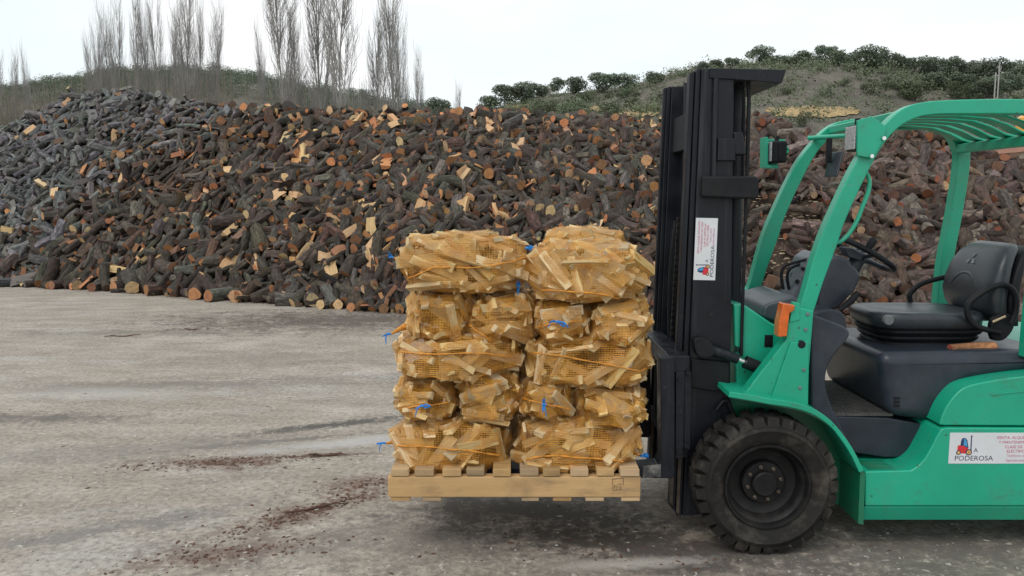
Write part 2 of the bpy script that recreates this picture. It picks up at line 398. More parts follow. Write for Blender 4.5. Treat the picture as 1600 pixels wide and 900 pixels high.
def hill_mat():
    k = NT('dry_hillside'); co = k.coord()
    c = k.ramp(k.noise(k.mapping(co, (1, .6, 2.2)), .14, 8, .65), [(.3, (.085, .080, .058)), (.5, (.142, .127, .103)), (.7, (.185, .165, .135))])
    c = k.mix(k.ramp(k.noise(co, .8, 6, .7), [(.52, 0.0), (.68, .8)]), c, (.068, .08, .052))
    c = k.mix(k.ramp(k.noise(co, 1.7, 3, .6), [(.66, 0.0), (.71, .7)]), c, (.30, .285, .26))
    k.col(c); k.rough(.95); k.bump(k.noise(co, 1.3, 6, .7), 1, .5); return k.m
M['hill'] = hill_mat()
M['bank'] = plain('ochre_earth', (.34, .245, .12), .95, 0, .55, 2.6, .5)
M['stone'] = plain('grey_stone', (.27, .255, .225), .9, 0, .3, 3, .5)
M['beige'] = plain('beige_render', (.42, .36, .29), .9, 0, .1, 2)
M['tile'] = plain('roof_tile', (.24, .10, .06), .9, 0, .3, 3)
M['pole'] = plain('pale_pole', (.38, .37, .35), .8, 0, .2, 3)

# ------------------------------------------------------------------ ground
xs = [-400, -60, -25, -12, -6, -3, 0, 3, 6, 12, 25, 60, 400]; ys = [-60, -8, 0, 2, 4, 6, 8, 11, 15, 20, 30, 45, 900]
gv = [(x, y, 0) for y in ys for x in xs]; nx = len(xs)
gf = [(j * nx + i, j * nx + i + 1, (j + 1) * nx + i + 1, (j + 1) * nx + i) for j in range(len(ys) - 1) for i in range(nx - 1)]
tag(mesh_np('ground', gv, gf, [M['ground']]), 'worn grey concrete and gravel yard with bark stains', kind='structure')

# ------------------------------------------------------------------ hills
def vnoise(x, y, s=1.0):
    from mathutils import noise as mn
    return mn.noise(Vector((x * s, y * s, 3.7)))
class Hill:                        # rises from y0 to a crest line at yc whose skyline is given in pixels, then falls
    def __init__(s, skyline, y0, yc, power, bump):
        s.sky = [(((px - 800) / F), ray(px, py).z * yc + CH) for px, py in skyline]; s.y0, s.yc, s.pw, s.b = y0, yc, power, bump
    def z(s, x, y):
        a = x / y if y > 1 else 0; a = a * y / max(y, 1)
        top = float(np.interp(a, [p[0] for p in s.sky], [p[1] for p in s.sky]))
        t = (y - s.y0) / (s.yc - s.y0)
        if t <= 0: return -.5
        k = min(t, 1) ** s.pw
        if t > 1: k = max(0, 1 - (t - 1) * .9)
        return top * k + s.b * vnoise(x, y, .06) * min(1, t * 3) * (0.35 + .65 * min(1, abs(1 - t) * 4)) - .3 * (1 - min(1, t * 4))
    def hit(s, px, py):
        d = ray(px, py)
        y = s.y0
        while y < s.yc * 1.02:
            if CH + d.z * y <= s.z(d.x * y, y): return Vector((d.x * y, y, s.z(d.x * y, y)))
            y += .5
        y = s.yc; return Vector((d.x * y, y, s.z(d.x * y, y)))
    def mesh(s, name, x0, x1, y1, label):
        v = []; f = []; X = np.linspace(x0, x1, 130); Y = np.concatenate([np.linspace(s.y0, s.yc, 46), np.linspace(s.yc + 4, y1, 10)])
        for y in Y:
            for a in X: v.append((a * y, y, s.z(a * y, y)))
        n = len(X)
        for j in range(len(Y) - 1):
            for i in range(n - 1): f.append((j * n + i, j * n + i + 1, (j + 1) * n + i + 1, (j + 1) * n + i))
        return tag(mesh_np(name, v, f, [M['hill']], smooth=True), label, kind='structure')
hr = Hill([(640, 255), (700, 212), (745, 180), (800, 163), (850, 152), (900, 147), (950, 142), (1000, 133), (1050, 120), (1100, 107), (1190, 98), (1300, 97), (1400, 106), (1500, 113), (1600, 117), (1800, 120), (2300, 140)], 48, 165, .72, 2.2)
hr.mesh('hill', -.13, 1.25, 260, 'scrubby grey brown hill rising at the right')
hl = Hill([(-700, 190), (-300, 165), (0, 143), (90, 128), (200, 110), (300, 108), (370, 112), (420, 121), (480, 134), (560, 148), (620, 160), (700, 176), (760, 190), (900, 230)], 90, 190, .8, 1.5)
hl.mesh('hill', -1.25, .08, 290, 'low hill behind the poplars, wooded with dark oaks')

# ------------------------------------------------------------------ foliage and trees
def leaf_cloud(n, lobes, leaf, rng, shell=.55):
    v = []; f = []
    w = np.array([r[3] ** 2 for r in lobes]); w = w / w.sum()
    for i in range(n):
        L = lobes[rng.choice(len(lobes), p=w)]
        d = rng.normal(size=3); d /= np.linalg.norm(d)
        rr = (shell + (1 - shell) * rng.random() ** .6) * (1 + .07 * rng.normal())
        c = np.array(L[:3]) + d * rr * np.array([L[3], L[3], L[3] * .85])
        nrm = d + rng.normal(size=3) * .55; nrm /= np.linalg.norm(nrm)
        a = np.cross(nrm, rng.normal(size=3)); a /= np.linalg.norm(a); b = np.cross(nrm, a)
        s = leaf * (.6 + .8 * rng.random()); o = len(v)
        v += [tuple(c + a * s), tuple(c + b * s * .7), tuple(c - a * s * .9), tuple(c - b * s * .6)]; f.append((o, o + 1, o + 2, o + 3))
    return v, f
def oak_mesh(seed, n=900, flat=.8):       # a crown 1 m wide and about flat m high, scaled per tree
    g = np.random.default_rng(seed); lobes = [(0, 0, .42 * flat / .8, .30)]
    for i in range(13):
        t = g.random() * 2 * math.pi; r = .16 + .18 * g.random()
        lobes.append((r * math.cos(t), r * math.sin(t), (.22 + .48 * g.random()) * flat / .8, .13 + .09 * g.random()))
    return leaf_cloud(n, lobes, .025, g, .6)
def as_mesh(name, vf, mat):
    me = bpy.data.meshes.new(name); me.from_pydata(vf[0], [], vf[1]); me.materials.append(mat); return me
OAKS = [as_mesh('crown', oak_mesh(20 + i, 3000), M['oak']) for i in range(5)]
SCR = [as_mesh('foliage', oak_mesh(40 + i, 1500, .7), M['scrub']) for i in range(4)]
BUS = [as_mesh('foliage', oak_mesh(60 + i, 2000, .8), M['bushgreen']) for i in range(2)]
tk = MB(); tk.tube([(0, 0, -.12), (.01, 0, .12), (-.01, .01, .30)], [.045, .035, .02], 7)
tk.tube([(0, 0, .1), (.08, .02, .3), (.16, .04, .45)], [.022, .014, .006], 5); tk.tube([(0, 0, .14), (-.09, -.03, .32), (-.17, .02, .42)], [.02, .012, .006], 5)
tko = tk.build('trunk', M['trunk']); TRUNK = tko.data; bpy.data.objects.remove(tko)
def obj(name, me, parent=None, loc=(0, 0, 0)):
    o = bpy.data.objects.new(name, me); COL.objects.link(o); o.parent = parent; o.location = loc; return o
def oak(hill, px, top, bot, w, label, i, group='holm oaks on the hill', Y=None, crown=None):
    b = hill.hit(px, bot) if Y is None else P(px, bot, Y)
    k = b.y / F / CP * .99
    r = empty('oak_tree', b, label, 'tree', group); W_ = w * k; H_ = (bot - top) * k
    c = obj('crown', crown or OAKS[i % 5], r, (0, 0, -H_ * .06)); c.scale = (W_ * 1.5, W_ * 1.5, H_ * 1.22); c.rotation_euler.z = i * 1.9
    t = obj('trunk', TRUNK, r); t.scale = (W_ * .8, W_ * .8, H_ * .9); return r
oak(hr, 768, 146, 170, 34, 'lowest dark oak at the left foot of the right hill', 0)
oak(hr, 795, 130, 166, 44, 'wide oak second from the left foot of the hill', 1)
oak(hr, 815, 128, 163, 36, 'oak in the dark clump left of the stone hut', 2)
oak(hr, 834, 127, 160, 36, 'oak touching the left side of the stone hut', 3)
oak(hr, 872, 121, 146, 24, 'small round oak just right of the stone hut', 4)
oak(hr, 902, 115, 147, 31, 'round isolated oak with sky on both sides, right of the hut', 0)
oak(hr, 944, 112, 146, 44, 'broad oak on the skyline right of the round isolated oak', 1)
oak(hr, 975, 114, 143, 34, 'lower oak joined to the right of the broad skyline oak', 2)
oak(hr, 1024, 111, 134, 22, 'small oak on the skyline left of the mast', 3)
oak(hr, 1098, 96, 116, 18, 'small oak peeping over the top of the mast', 4)
oak(hr, 1121, 90, 110, 20, 'little oak on the skyline above the mast top plate, left one', 0)
oak(hr, 1143, 89, 108, 20, 'little oak on the skyline above the mast top plate, right one', 1)
oak(hr, 1186, 71, 101, 36, 'tall round oak alone on the skyline right of the mast', 2)
oak(hr, 1222, 86, 104, 26, 'low oak on the skyline right of the tall round oak', 3)
oak(hr, 1253, 80, 102, 28, 'airy small oak on the skyline in the middle of the right hill', 4)
oak(hr, 1290, 69, 100, 32, 'upper crown of the double oak on the crest of the hill', 1)
oak(hr, 1311, 74, 104, 26, 'lower crown of the double oak on the crest of the hill', 0)
oak(hr, 1352, 71, 110, 50, 'largest oak on the crest of the right hill', 2)
oak(hr, 1392, 80, 112, 30, 'oak leaning against the right of the largest crest oak', 3)
for i, (px, tp, bt, w) in enumerate([(1415, 87, 113, 26), (1440, 88, 122, 34), (1466, 90, 120, 28), (1487, 89, 126, 30), (1512, 91, 124, 30), (1533, 97, 130, 30), (1553, 91, 126, 40), (1585, 93, 125, 26), (1604, 98, 130, 34), (1460, 108, 140, 34), (1502, 112, 143, 34), (1545, 118, 152, 38), (1578, 112, 150, 36), (1530, 125, 155, 28)]):
    nth = ['first', 'second', 'third', 'fourth', 'fifth', 'sixth', 'seventh', 'eighth', 'last'][i if i < 9 else i - 9]
    oak(hr, px, tp, bt, w, f'{nth} oak from the left in the crest row above the overhead guard' if i < 9 else f'{nth} oak from the left in the lower row of the grove above the guard', i + 1, 'oaks of the grove above the overhead guard')
oak(hr, 1430, 122, 158, 44, 'bright green rounded bush on the slope above the guard', 1, None, None, BUS[0]).name = 'round_bush'
oak(hr, 1374, 122, 150, 36, 'duller bush left of the bright green bush on the slope', 2, None, None, SCR[1]).name = 'round_bush'
oak(hr, 1257, 165, 200, 24, 'dark bush in front of the ochre earth bank', 3, None, None, SCR[0]).name = 'round_bush'
oak(hr, 1500, 128, 158, 26, 'pale green bush low on the slope near the two poles', 3, None, None, BUS[1]).name = 'round_bush'
oak(hr, 852, 148, 190, 32, 'bush below the stone hut', 1, None, None, SCR[2]).name = 'round_bush'
oak(hr, 888, 148, 186, 38, 'bush right of the one below the stone hut', 2, None, None, SCR[3]).name = 'round_bush'
oak(hr, 952, 152, 186, 30, 'dark bush between two pale earth patches', 0, None, None, SCR[1]).name = 'round_bush'
gq = np.random.default_rng(77); spots = []
while len(spots) < 60:
    right = gq.random() < .72
    px, py = (gq.uniform(1195, 1600), gq.uniform(112, 168)) if right else (gq.uniform(800, 1040), gq.uniform(150, 186))
    if right and gq.random() > ((px - 1150) / 450) ** 1.3 + .12: continue
    if not right and py < 165 - (px - 800) * .12: continue
    spots.append((px, py))
for i, (px, py) in enumerate(spots):
    w = gq.uniform(8, 20); side = 'open slope above the overhead guard' if px > 1100 else 'slope left of the mast'
    oak(hr, px, py - w * .75, py, w, f'rounded grey green bush dotted on the {side}', i, f'round bushes on the {side}', None, (SCR + BUS)[i % 6]).name = 'round_bush'
for o in S.objects:
    if o.name.startswith('round_bush'):
        o['category'] = 'bush'
        for c in o.children:
            if c.name.startswith('crown'): c.name = 'foliage'
# low scrub spread over the slopes: one mass nobody could count
def scatter_scrub(name, hill, cnt, pxr, leafmat, label, smin, smax, rng, ymin, tufts=26):
    v = []; f = []
    for i in range(cnt):
        px = rng.uniform(*pxr); y = hill.y0 + (hill.yc - hill.y0) * (ymin + (1 - ymin) * rng.random()); x = (px - 800) / F * y; z = hill.z(x, y)
        s = rng.uniform(smin, smax) if rng.random() < .93 else rng.uniform(smax, smax * 1.9)
        vv, ff = leaf_cloud(int(1.5 * tufts * max(1, s)), [(x, y, z + s * .25, s * .5), (x + s * .3 * rng.normal(), y, z + s * .2, s * .35)], .062 * s ** .5 + .025, rng, .45); o = len(v); v += vv; f += [tuple(q + o for q in g) for g in ff]
    return tag(mesh_np(name, v, f, [leafmat]), label, kind='stuff')
scatter_scrub('scrub', hr, 2600, (760, 2100), M['scrub'], 'low grey green scrub dotted over the right hill', .5, 2.0, RNG, .05)
# oak wood covering the left hill
def wood_mass(name, hill, cnt, pxr, label, rng):
    v = []; f = []; base = [oak_mesh(80 + i, 420) for i in range(3)]
    for i in range(cnt):
        px = rng.uniform(*pxr); t = .55 + .47 * rng.random(); y = hill.y0 + (hill.yc - hill.y0) * t; x = (px - 800) / F * y; z = hill.z(x, y)
        s = rng.uniform(3.2, 5.6); a = rng.random() * 6.28; ca, sa = math.cos(a), math.sin(a); bv, bf = base[i % 3]; o = len(v)
        v += [(x + (p[0] * ca - p[1] * sa) * s, y + (p[0] * sa + p[1] * ca) * s, z - .25 * s + p[2] * s * .8) for p in bv]; f += [tuple(q + o for q in g) for g in bf]
    return tag(mesh_np(name, v, f, [M['oak']]), label, kind='stuff')
wood_mass('oak_wood', hl, 1000, (-500, 720), 'dark oak wood covering the left hill', RNG)
oak(hl, 567, 138, 158, 13, 'tiny umbrella shaped oak on the skyline between bare poplars', 2, None)
oak(hl, 687, 151, 180, 28, 'dark round oak low on the skyline right of the last poplar', 3, None)
# ochre bank and pale earth patches lying on the hill
def bank(px0, px1, top, bot, name, label, n=26):
    mb = MB(); pt = []; g = np.random.default_rng(int(px0))
    for i in range(n):
        px = px0 + (px1 - px0) * i / (n - 1); e = math.sin(math.pi * min(1, max(0, i / (n - 1)))) ** .4
        m = (top + bot) / 2; j = g.normal() * .05 * (bot - top)
        pt.append([hr.hit(px, m + ((bot - top) * (.5 - q)) * -1 * e * -1 + j * (q in (0, 1))) + Vector((0, 0, .10 + .16 * math.sin(math.pi * q) * (1 + .5 * g.normal()))) for q in (0, .3, .7, 1)])
    vs = [p for row in pt for p in row]
    fs = [(i * 4 + k, i * 4 + k + 1, (i + 1) * 4 + k + 1, (i + 1) * 4 + k) for i in range(n - 1) for k in range(3)]
    mb.add(vs, fs); return tag(mb.build(name, M['bank'], smooth=R(60)), label, kind='structure')
bank(1195, 1345, 168, 186, 'earth_bank', 'ochre earth bank cut into the foot of the hill')
bank(790, 838, 164, 172, 'earth_bank', 'small pale earth patch left below the stone hut', 12)
bank(918, 944, 167, 176, 'earth_bank', 'small pale earth patch right of the bushes', 10)
bank(966, 1030, 172, 184, 'earth_bank', 'pale stony earth patch left of the mast', 14)
# stone hut
b = hr.hit(850, 152); k = b.y / F; hut = empty('stone_hut', b, 'small roofless grey stone hut among the oaks on the hill', 'hut')
w_, h_ = 21 * k, 15 * k
m = MB()
for q in range(5):
    for i in range(6):
        m.box((b.x - w_ / 2 + w_ * (i + .5 + .2 * (q % 2)) / 6, b.y, b.z - .6 + (h_ + .6) * (q + .5) / 5), (w_ / 6 * .97, .5, (h_ + .6) / 5 * .96))
m.build('wall', M['stone'], hut, .03)
m = MB(); m.box((b.x - w_ / 2 + .1, b.y + 1.6, b.z + h_ / 2 - .5), (.45, 3, h_)); m.box((b.x + w_ / 2 - .1, b.y + 1.6, b.z + h_ / 2 - .7), (.45, 3, h_ * .85)); m.build('wall', M['stone'], hut, .03)
# poles
for px, tp, bt, lab in ((1553, 115, 160, 'shorter pale pole standing on the hillside above the guard'), (1558, 100, 160, 'taller thin pole on the hillside right beside the shorter pole')):
    p0 = hr.hit(px, bt); k = p0.y / F; m = MB(); m.tube([p0 - Vector((0, 0, .4)), p0 + Vector((0, 0, (bt - tp) * k))], [.075, .055], 8)
    m.tube([p0 + Vector((-.25, 0, (bt - tp) * k * .9)), p0 + Vector((.25, 0, (bt - tp) * k * .9))], .03, 6)
    tag(m.build('pole', M['pole'], smooth=R(40)), lab, 'pole')
# far shed at the right edge
p0 = P(1622, 300, 30); p0.z = 0; sh = empty('farm_shed', p0, 'beige farm shed at the right edge behind the log heap', 'shed')
zt = P(1600, 238, 30).z
m = MB(); m.box((p0.x + .6, 31.5, zt / 2), (2.6, 3, zt)); m.build('wall', M['beige'], sh)
m = MB(); m.prism([(p0.x - .9, zt), (p0.x + 2.1, zt), (p0.x + .6, zt + .35)], 29.8, 33.2); m.build('roof', M['tile'], sh)
m = MB(); m.box((p0.x + .5, 29.98, zt * .4), (.9, .06, zt * .8)); m.build('door', M['liner'], sh)

# bare poplars
def poplar_meshes(seed):
    g = np.random.default_rng(seed); tr = MB(); cr = MB(); H = 16.0
    def lean(z): return Vector((.25 * math.sin(z * .35 + seed), .2 * math.cos(z * .3 + seed), z))
    tr.tube([lean(z) for z in np.linspace(-.3, H * .97, 10)], list(np.linspace(.12, .012, 10)), 6)
    for i in range(26):
        z0 = H * (.10 + .70 * (i / 26) + .03 * g.random()); t = g.random() * 6.28
        ln = (H * (.42 - .25 * z0 / H)) * (.7 + .5 * g.random()); sp = .11 + .06 * g.random()
        pts = []; p = lean(z0)
        for j in range(5):
            q = j / 4; out = sp * ln * (q ** .6) ; pts.append(p + Vector((math.cos(t) * out, math.sin(t) * out, ln * q)))
        cr.tube(pts, [.032, .025, .018, .012, .006], 4, cap=False)
        for j in range(30):
            q = .1 + .88 * g.random(); a = pts[int(q * 4)]; bb = pts[min(4, int(q * 4) + 1)]; s = a.lerp(bb, q * 4 % 1)
            t2 = t + g.normal() * 1.2; l2 = (.7 + 1.4 * g.random()); o2 = (.16 + .22 * g.random()) * l2
            e = s + Vector((math.cos(t2) * o2, math.sin(t2) * o2, l2)); mid = s.lerp(e, .5) + Vector((math.cos(t2) * .12 * l2, math.sin(t2) * .12 * l2, 0))
            cr.tube([s, mid, e], [.010, .008, .004], 3, cap=False)
    a = tr.build('trunk', M['twig'], fixn=False); bq = cr.build('crown', M['twig'], fixn=False); da, db = a.data, bq.data
    bpy.data.objects.remove(a); bpy.data.objects.remove(bq); return da, db
POP = [poplar_meshes(s) for s in (3, 5, 8, 13)]
pop = [(4, 92, 30, 78, 'bare poplar at the extreme left edge of the photo'), (33, 88, 20, 80, 'left stem of the small far poplar pair near the left edge'), (51, 88, 16, 80, 'right stem of the small far poplar pair near the left edge'),
       (155, 62, 24, 66, 'short thin poplar, first of the left group'), (167, 42, 26, 64, 'second poplar of the left group, thin'), (180, 20, 30, 62, 'third poplar of the left group'), (197, 14, 30, 60, 'fourth poplar of the left group, right hand one'),
       (222, -8, 30, 60, 'left stem of the tall dense poplar pair in the left group'), (237, 20, 26, 62, 'thin poplar between the two stems of the tall pair'), (252, 5, 32, 60, 'right stem of the tall dense poplar pair in the left group'),
       (283, 30, 30, 63, 'pale thin poplar left of the widest left poplar'), (301, -25, 46, 58, 'widest poplar of the left half, top cut by the photo edge'), (318, 8, 28, 62, 'thin poplar behind the right of the widest left poplar'), (346, 15, 34, 60, 'single slim poplar before the gap with the oak hill'),
       (413, 55, 24, 68, 'low thin poplar beside the first tall central poplar'), (448, -70, 62, 56, 'first of the four tall central poplars'), (468, 8, 26, 60, 'short stem on the right of the first tall central poplar'), (505, -75, 58, 56, 'second of the four tall central poplars'), (542, -70, 66, 55, 'third of the four tall central poplars'), 
       (588, 20, 40, 58, 'loose spreading poplar left of the last tall one'), (612, -35, 54, 56, 'last of the four tall central poplars'), (626, 45, 30, 58, 'short dense poplar on the right of the last tall one'), (654, 90, 20, 62, 'small lone poplar right of the tall ones'), (718, 134, 12, 75, 'tiny lone bare poplar far right of the row')]
for i, (px, tp, w, Y, lab) in enumerate(pop):
    base = P(px, 300, Y); base.z = 0; H_ = P(px, tp, Y).z
    r = empty('poplar_tree', base, lab, 'tree', 'bare poplars behind the log heap')
    s = H_ / 16.0; wr = w * Y / F / 2.35
    a, bq = POP[i % 4]; t = obj('trunk', a, r); c = obj('crown', bq, r)
    for o in (t, c): o.scale = (max(.45, wr), max(.45, wr), s); o.rotation_euler.z = i * 2.1
# bare thicket of saplings under the poplars
m = MB(); g = np.random.default_rng(4)
tops = [(-250, 150), (0, 130), (80, 122), (140, 118), (150, 104), (370, 104), (378, 150), (400, 122), (480, 122), (492, 140), (560, 138), (600, 148), (650, 160), (700, 175)]
for i in range(2000):
    px = g.uniform(-250, 690); Y = g.uniform(52, 66)
    if 370 < px < 398 and g.random() < .8: continue
    tp = interp(px, tops) + abs(g.normal()) * 22
    z = max(1.5, P(px, tp, Y).z); bx = (px - 800) / F * Y; dx = g.normal() * .35
    m.tube([(bx, Y, 0), (bx + dx * .5, Y, z * .55), (bx + dx, Y + g.normal() * .3, z)], [.032, .022, .007], 3, cap=False)
    for q in range(2):
        zz = z * g.uniform(.45, .8); s_ = g.choice([-1, 1]); m.tube([(bx + dx * .5, Y, zz), (bx + dx * .5 + s_ * g.uniform(.15, .5), Y, min(z, zz + g.uniform(.8, 2)))], [.018, .006], 3, cap=False)
tag(m.build('thicket', M['thicket'], fixn=False), 'brown thicket of bare saplings under the poplars', kind='stuff')
b = P(8, 195, 34); b.z = P(0, 205, 34).z - .5
r = empty('gorse_bush', Vector((b.x, 34, 0)), 'yellow green bush at the left edge behind the heap', 'bush')
gm = as_mesh('foliage', leaf_cloud(1600, [(-.6, 0, 3.9, .9), (.3, 0, 4.1, .7), (1.0, .2, 3.8, .6), (0, 0, 2.6, 1.3), (0, 0, 1.2, 1.2)], .07, RNG, .4), M['gorse']); obj('foliage', gm, r)
mm = MB(); mm.tube([(b.x, 34, 0), (b.x, 34, 2.5)], [.12, .05], 6); mm.build('stem', M['trunk'], r)

# ------------------------------------------------------------------ the log heaps
def log_geo(L, r, n, rings, g, split=0):
    """local verts (axis x), faces, material ids; split 0 round, 1 half, 2 quarter"""
    bend = g.normal() * .06 * L * (1.8 if r < .06 else 1); tw = g.random() * 6.28; tap = 1 + g.normal() * .12
    if split == 0:
        ang = np.arange(n) / n * 2 * np.pi + tw; rad = np.ones(n); kinds = [0] * n; off = (0, 0)
        rad = 1 + .10 * g.normal(size=n) * .7
    else:
        arc = np.pi * .8 if split == 1 else np.pi * .5
        na = max(3, n // 2); ang = np.linspace(-arc / 2, arc / 2, na) + np.pi / 2; rad = np.ones(na)
        if split == 2: ang = np.append(ang, -np.pi / 2); rad = np.append(rad, .12)
        kinds = [0] * (na - 1) + ([2] if split == 1 else [2, 2]); n = len(ang)
        rad = rad * (1 + .07 * g.normal(size=n))
    v = []; f = []; mi = []
    for i in range(rings):
        q = i / (rings - 1); x = (q - .5) * L; s = r * (1 + (tap - 1) * (q - .5)) * (1 + .05 * g.normal())
        dy = bend * math.sin(math.pi * q); jit = 1 + .06 * g.normal(size=n)
        sl = g.normal() * .1 * r if i in (0, rings - 1) else 0
        for k_ in range(n):
            yy = math.cos(ang[k_]) * rad[k_] * s * jit[k_]; zz = math.sin(ang[k_]) * rad[k_] * s * jit[k_]
            if split == 1: zz -= .35 * s
            if split == 2: zz -= .45 * s
            v.append((x + sl * math.cos(ang[k_]), yy + dy, zz))
    for i in range(rings - 1):
        for k_ in range(n):
            f.append((i * n + k_, (i + 1) * n + k_, (i + 1) * n + (k_ + 1) % n, i * n + (k_ + 1) % n)); mi.append(kinds[k_])
    f.append(tuple(range(n))); f.append(tuple(range(rings * n - 1, (rings - 1) * n - 1, -1))); mi += [1, 1]
    return np.array(v), f, mi
class Heap:
    def __init__(s, base, crest, slope):
        s.u = np.linspace(base[0][0], base[-1][0], 120); s.B = []; s.C = []
        for px in s.u:
            b = G(px, interp(px, base)); k = ray(px, interp(px, crest)).z; a = (px - 800) / F
            Y = (CH + slope * b.y) / (slope - k); s.B.append((ray(px, 450).x / CP * b.y * 0 + b.x, b.y, 0)); s.C.append((ray(px, interp(px, crest)).x * Y, Y, CH + k * Y))
        s.B = np.array(s.B); s.C = np.array(s.C); s.u0, s.u1 = s.u[0], s.u[-1]
    def at(s, px, t):
        b = np.array([np.interp(px, s.u, s.B[:, i]) for i in range(3)]); c = np.array([np.interp(px, s.u, s.C[:, i]) for i in range(3)])
        if t <= 1:
            p = b + (c - b) * t; bul = .16 * math.sin(math.pi * t) * c[2] / 3
            p[2] += bul + .10 * vnoise(p[0] * 1.1, p[1] * 1.1) * min(1, t * 4) * (1 - max(0, t - .8) * 3)
        else:
            p = c + (t - 1) * (c - b) * np.array([1, 1, 0]); p[2] = c[2] - (t - 1) * .35 * c[2]
        return p
    def core(s, t1, drop):
        v = []; f = []; T = np.concatenate([[-.02], np.linspace(.0, 1, 24), np.linspace(1.05, t1, 6)]); n = len(s.u)
        for t in T:
            for px in s.u:
                p = s.at(px, t); v.append((p[0], p[1] + drop * .5, p[2] - drop if t > 0 else -.25))
        n_ = len(s.u); f = [(j * n_ + i, j * n_ + i + 1, (j + 1) * n_ + i + 1, (j + 1) * n_ + i) for j in range(len(T) - 1) for i in range(n_ - 1)]
        return v, f
ALL = []          # every log: dict of geometry in world space
def fill(heap, nu, nt, rmin, rmax, lmin, lmax, style, g, t1=1.18, layers=2, skip=None):
    for lay in range(layers):
        for i in range(nu):
            for j in range(nt):
                px = heap.u0 + (heap.u1 - heap.u0) * (i + g.random()) / nu; t = t1 * (j + g.random()) / nt
                if skip and skip(px, t, g): continue
                p = heap.at(px, t); e = .02
                nrm = np.cross(heap.at(min(px + 8, heap.u1), t) - heap.at(px - 8, t), heap.at(px, t + e) - heap.at(px, t - e)); nrm /= np.linalg.norm(nrm)
                if nrm[2] < 0: nrm = -nrm
                r = rmin + (rmax - rmin) * g.random() ** 1.9; L = lmin + (lmax - lmin) * g.random() ** 1.2
                if g.random() < .07: r *= 1.35
                if style['name'] == 'main' and px < 330 and t > .4: r *= .78; L *= 1.12
                split = 0
                if g.random() < style['split']: split = 1 if g.random() < .45 else 2; r = max(r * 1.25, rmin * 1.7); L *= .85
                if split and lay == 1 and g.random() < .35 and style['name'] == 'main': r = .082 + .03 * g.random(); L = .28 + .14 * g.random(); big = True
                else: big = False
                L = max(L, r * 2.2); L = min(L, .95)
                a = np.cross(nrm, [0, 0, 1.]); a /= np.linalg.norm(a); bb = np.cross(nrm, a)
                th = g.random() * 6.28 if g.random() < .62 else 1.57 * g.choice([1, 3]) + g.normal() * .5; d = a * math.cos(th) + bb * math.sin(th) + nrm * g.normal() * .28; d /= np.linalg.norm(d)
                up = nrm * (-1 if split else 1) + g.normal(size=3) * .45
                yv = np.cross(up, d); yv /= np.linalg.norm(yv); zv = np.cross(d, yv)
                off = (-.10 + .07 * g.random()) if lay == 0 else (-.02 + .09 * g.random())
                c = p + nrm * (off + r * .3)
                ext = abs(d[2]) * L / 2 + r * .9
                if t < .12: c[2] = max(c[2], ext * .95)
                col = style['bark'](px, t, g); wd = style['wood'](px, t, g)
                if big and (px > 300 or t < .35 or g.random() < .2): wd = jit((.56, .36, .19), g, .18)
                ALL.append(dict(c=c, R=np.stack([d, yv, zv], 1), L=L, r=r, split=split, bark=col, wood=wd, lay=lay, px=px, t=t, heap=style['name'], off=off, nrm=nrm, d=d))
def jit(c, g, a=.22): k = 1 + g.normal() * a; return tuple(max(.004, x * k * (1 + g.normal() * .05)) for x in c)
def bark_main(px, t, g):
    w = min(1, max(0, (300 - px) / 170 + (t - .62) * 2.2)) if px < 420 else 0
    if g.random() < w: return jit((.112, .110, .110), g, .3)
    q = g.random()
    if q < .5: return jit((0.052, 0.039, 0.031), g, .3)
    if q < .72: return jit((0.060, 0.052, 0.040), g, .3)
    if q < .88: return jit((0.086, 0.076, 0.065), g, .3)
    return jit((0.076, 0.045, 0.033), g, .3)
def wood_main(px, t, g):
    w = min(1, max(0, (300 - px) / 170 + (t - .62) * 2.2)) if px < 420 else 0
    if g.random() < w * .9: return jit((.16, .145, .135), g)
    q = g.random()
    return jit((.46, .205, .088) if q < .46 else (.56, .37, .20) if q < .74 else (.26, .125, .065) if q < .88 else (.12, .075, .05), g, .22)
def bark_right(px, t, g):
    q = g.random(); return jit((.078, .054, .043) if q < .6 else (.115, .092, .077) if q < .82 else (.06, .036, .028), g, .3)
def wood_right(px, t, g):
    q = g.random(); return jit((.28, .10, .048) if q < .28 else (.13, .068, .046) if q < .9 else (.36, .22, .13), g, .2)
g = np.random.default_rng(21)
HM = Heap([(-260, 438), (0, 446), (100, 450), (200, 456), (300, 465), (400, 472), (500, 479), (620, 488), (900, 496), (1160, 500)],
          [(-260, 330), (-120, 250), (0, 205), (60, 180), (110, 150), (200, 145), (270, 157), (320, 171), (420, 172), (520, 178), (640, 184), (760, 179), (850, 186), (940, 188), (1040, 200), (1160, 215)], .74)
HR = Heap([(1085, 520), (1200, 535), (1300, 545), (1500, 548), (1900, 552)],
          [(1085, 215), (1140, 196), (1190, 188), (1230, 212), (1290, 246), (1340, 242), (1400, 220), (1450, 221), (1500, 236), (1560, 256), (1600, 268), (1750, 310), (1900, 380)], .72)
fill(HM, 92, 44, .032, .105, .24, .58, dict(split=.12, bark=bark_main, wood=wood_main, name='main'), g, layers=2)
def skip_r(px, t, g):
    x, y, _ = PXY(HR.at(px, min(t, 1.1)))
    return 1170 < x < 1320 and 295 < y < 480 and g.random() < (.88 if x < 1290 else .5)
fill(HR, 52, 31, .036, .088, .26, .78, dict(split=.05, bark=bark_right, wood=wood_right, name='right'), g, t1=1.2, layers=2, skip=skip_r)
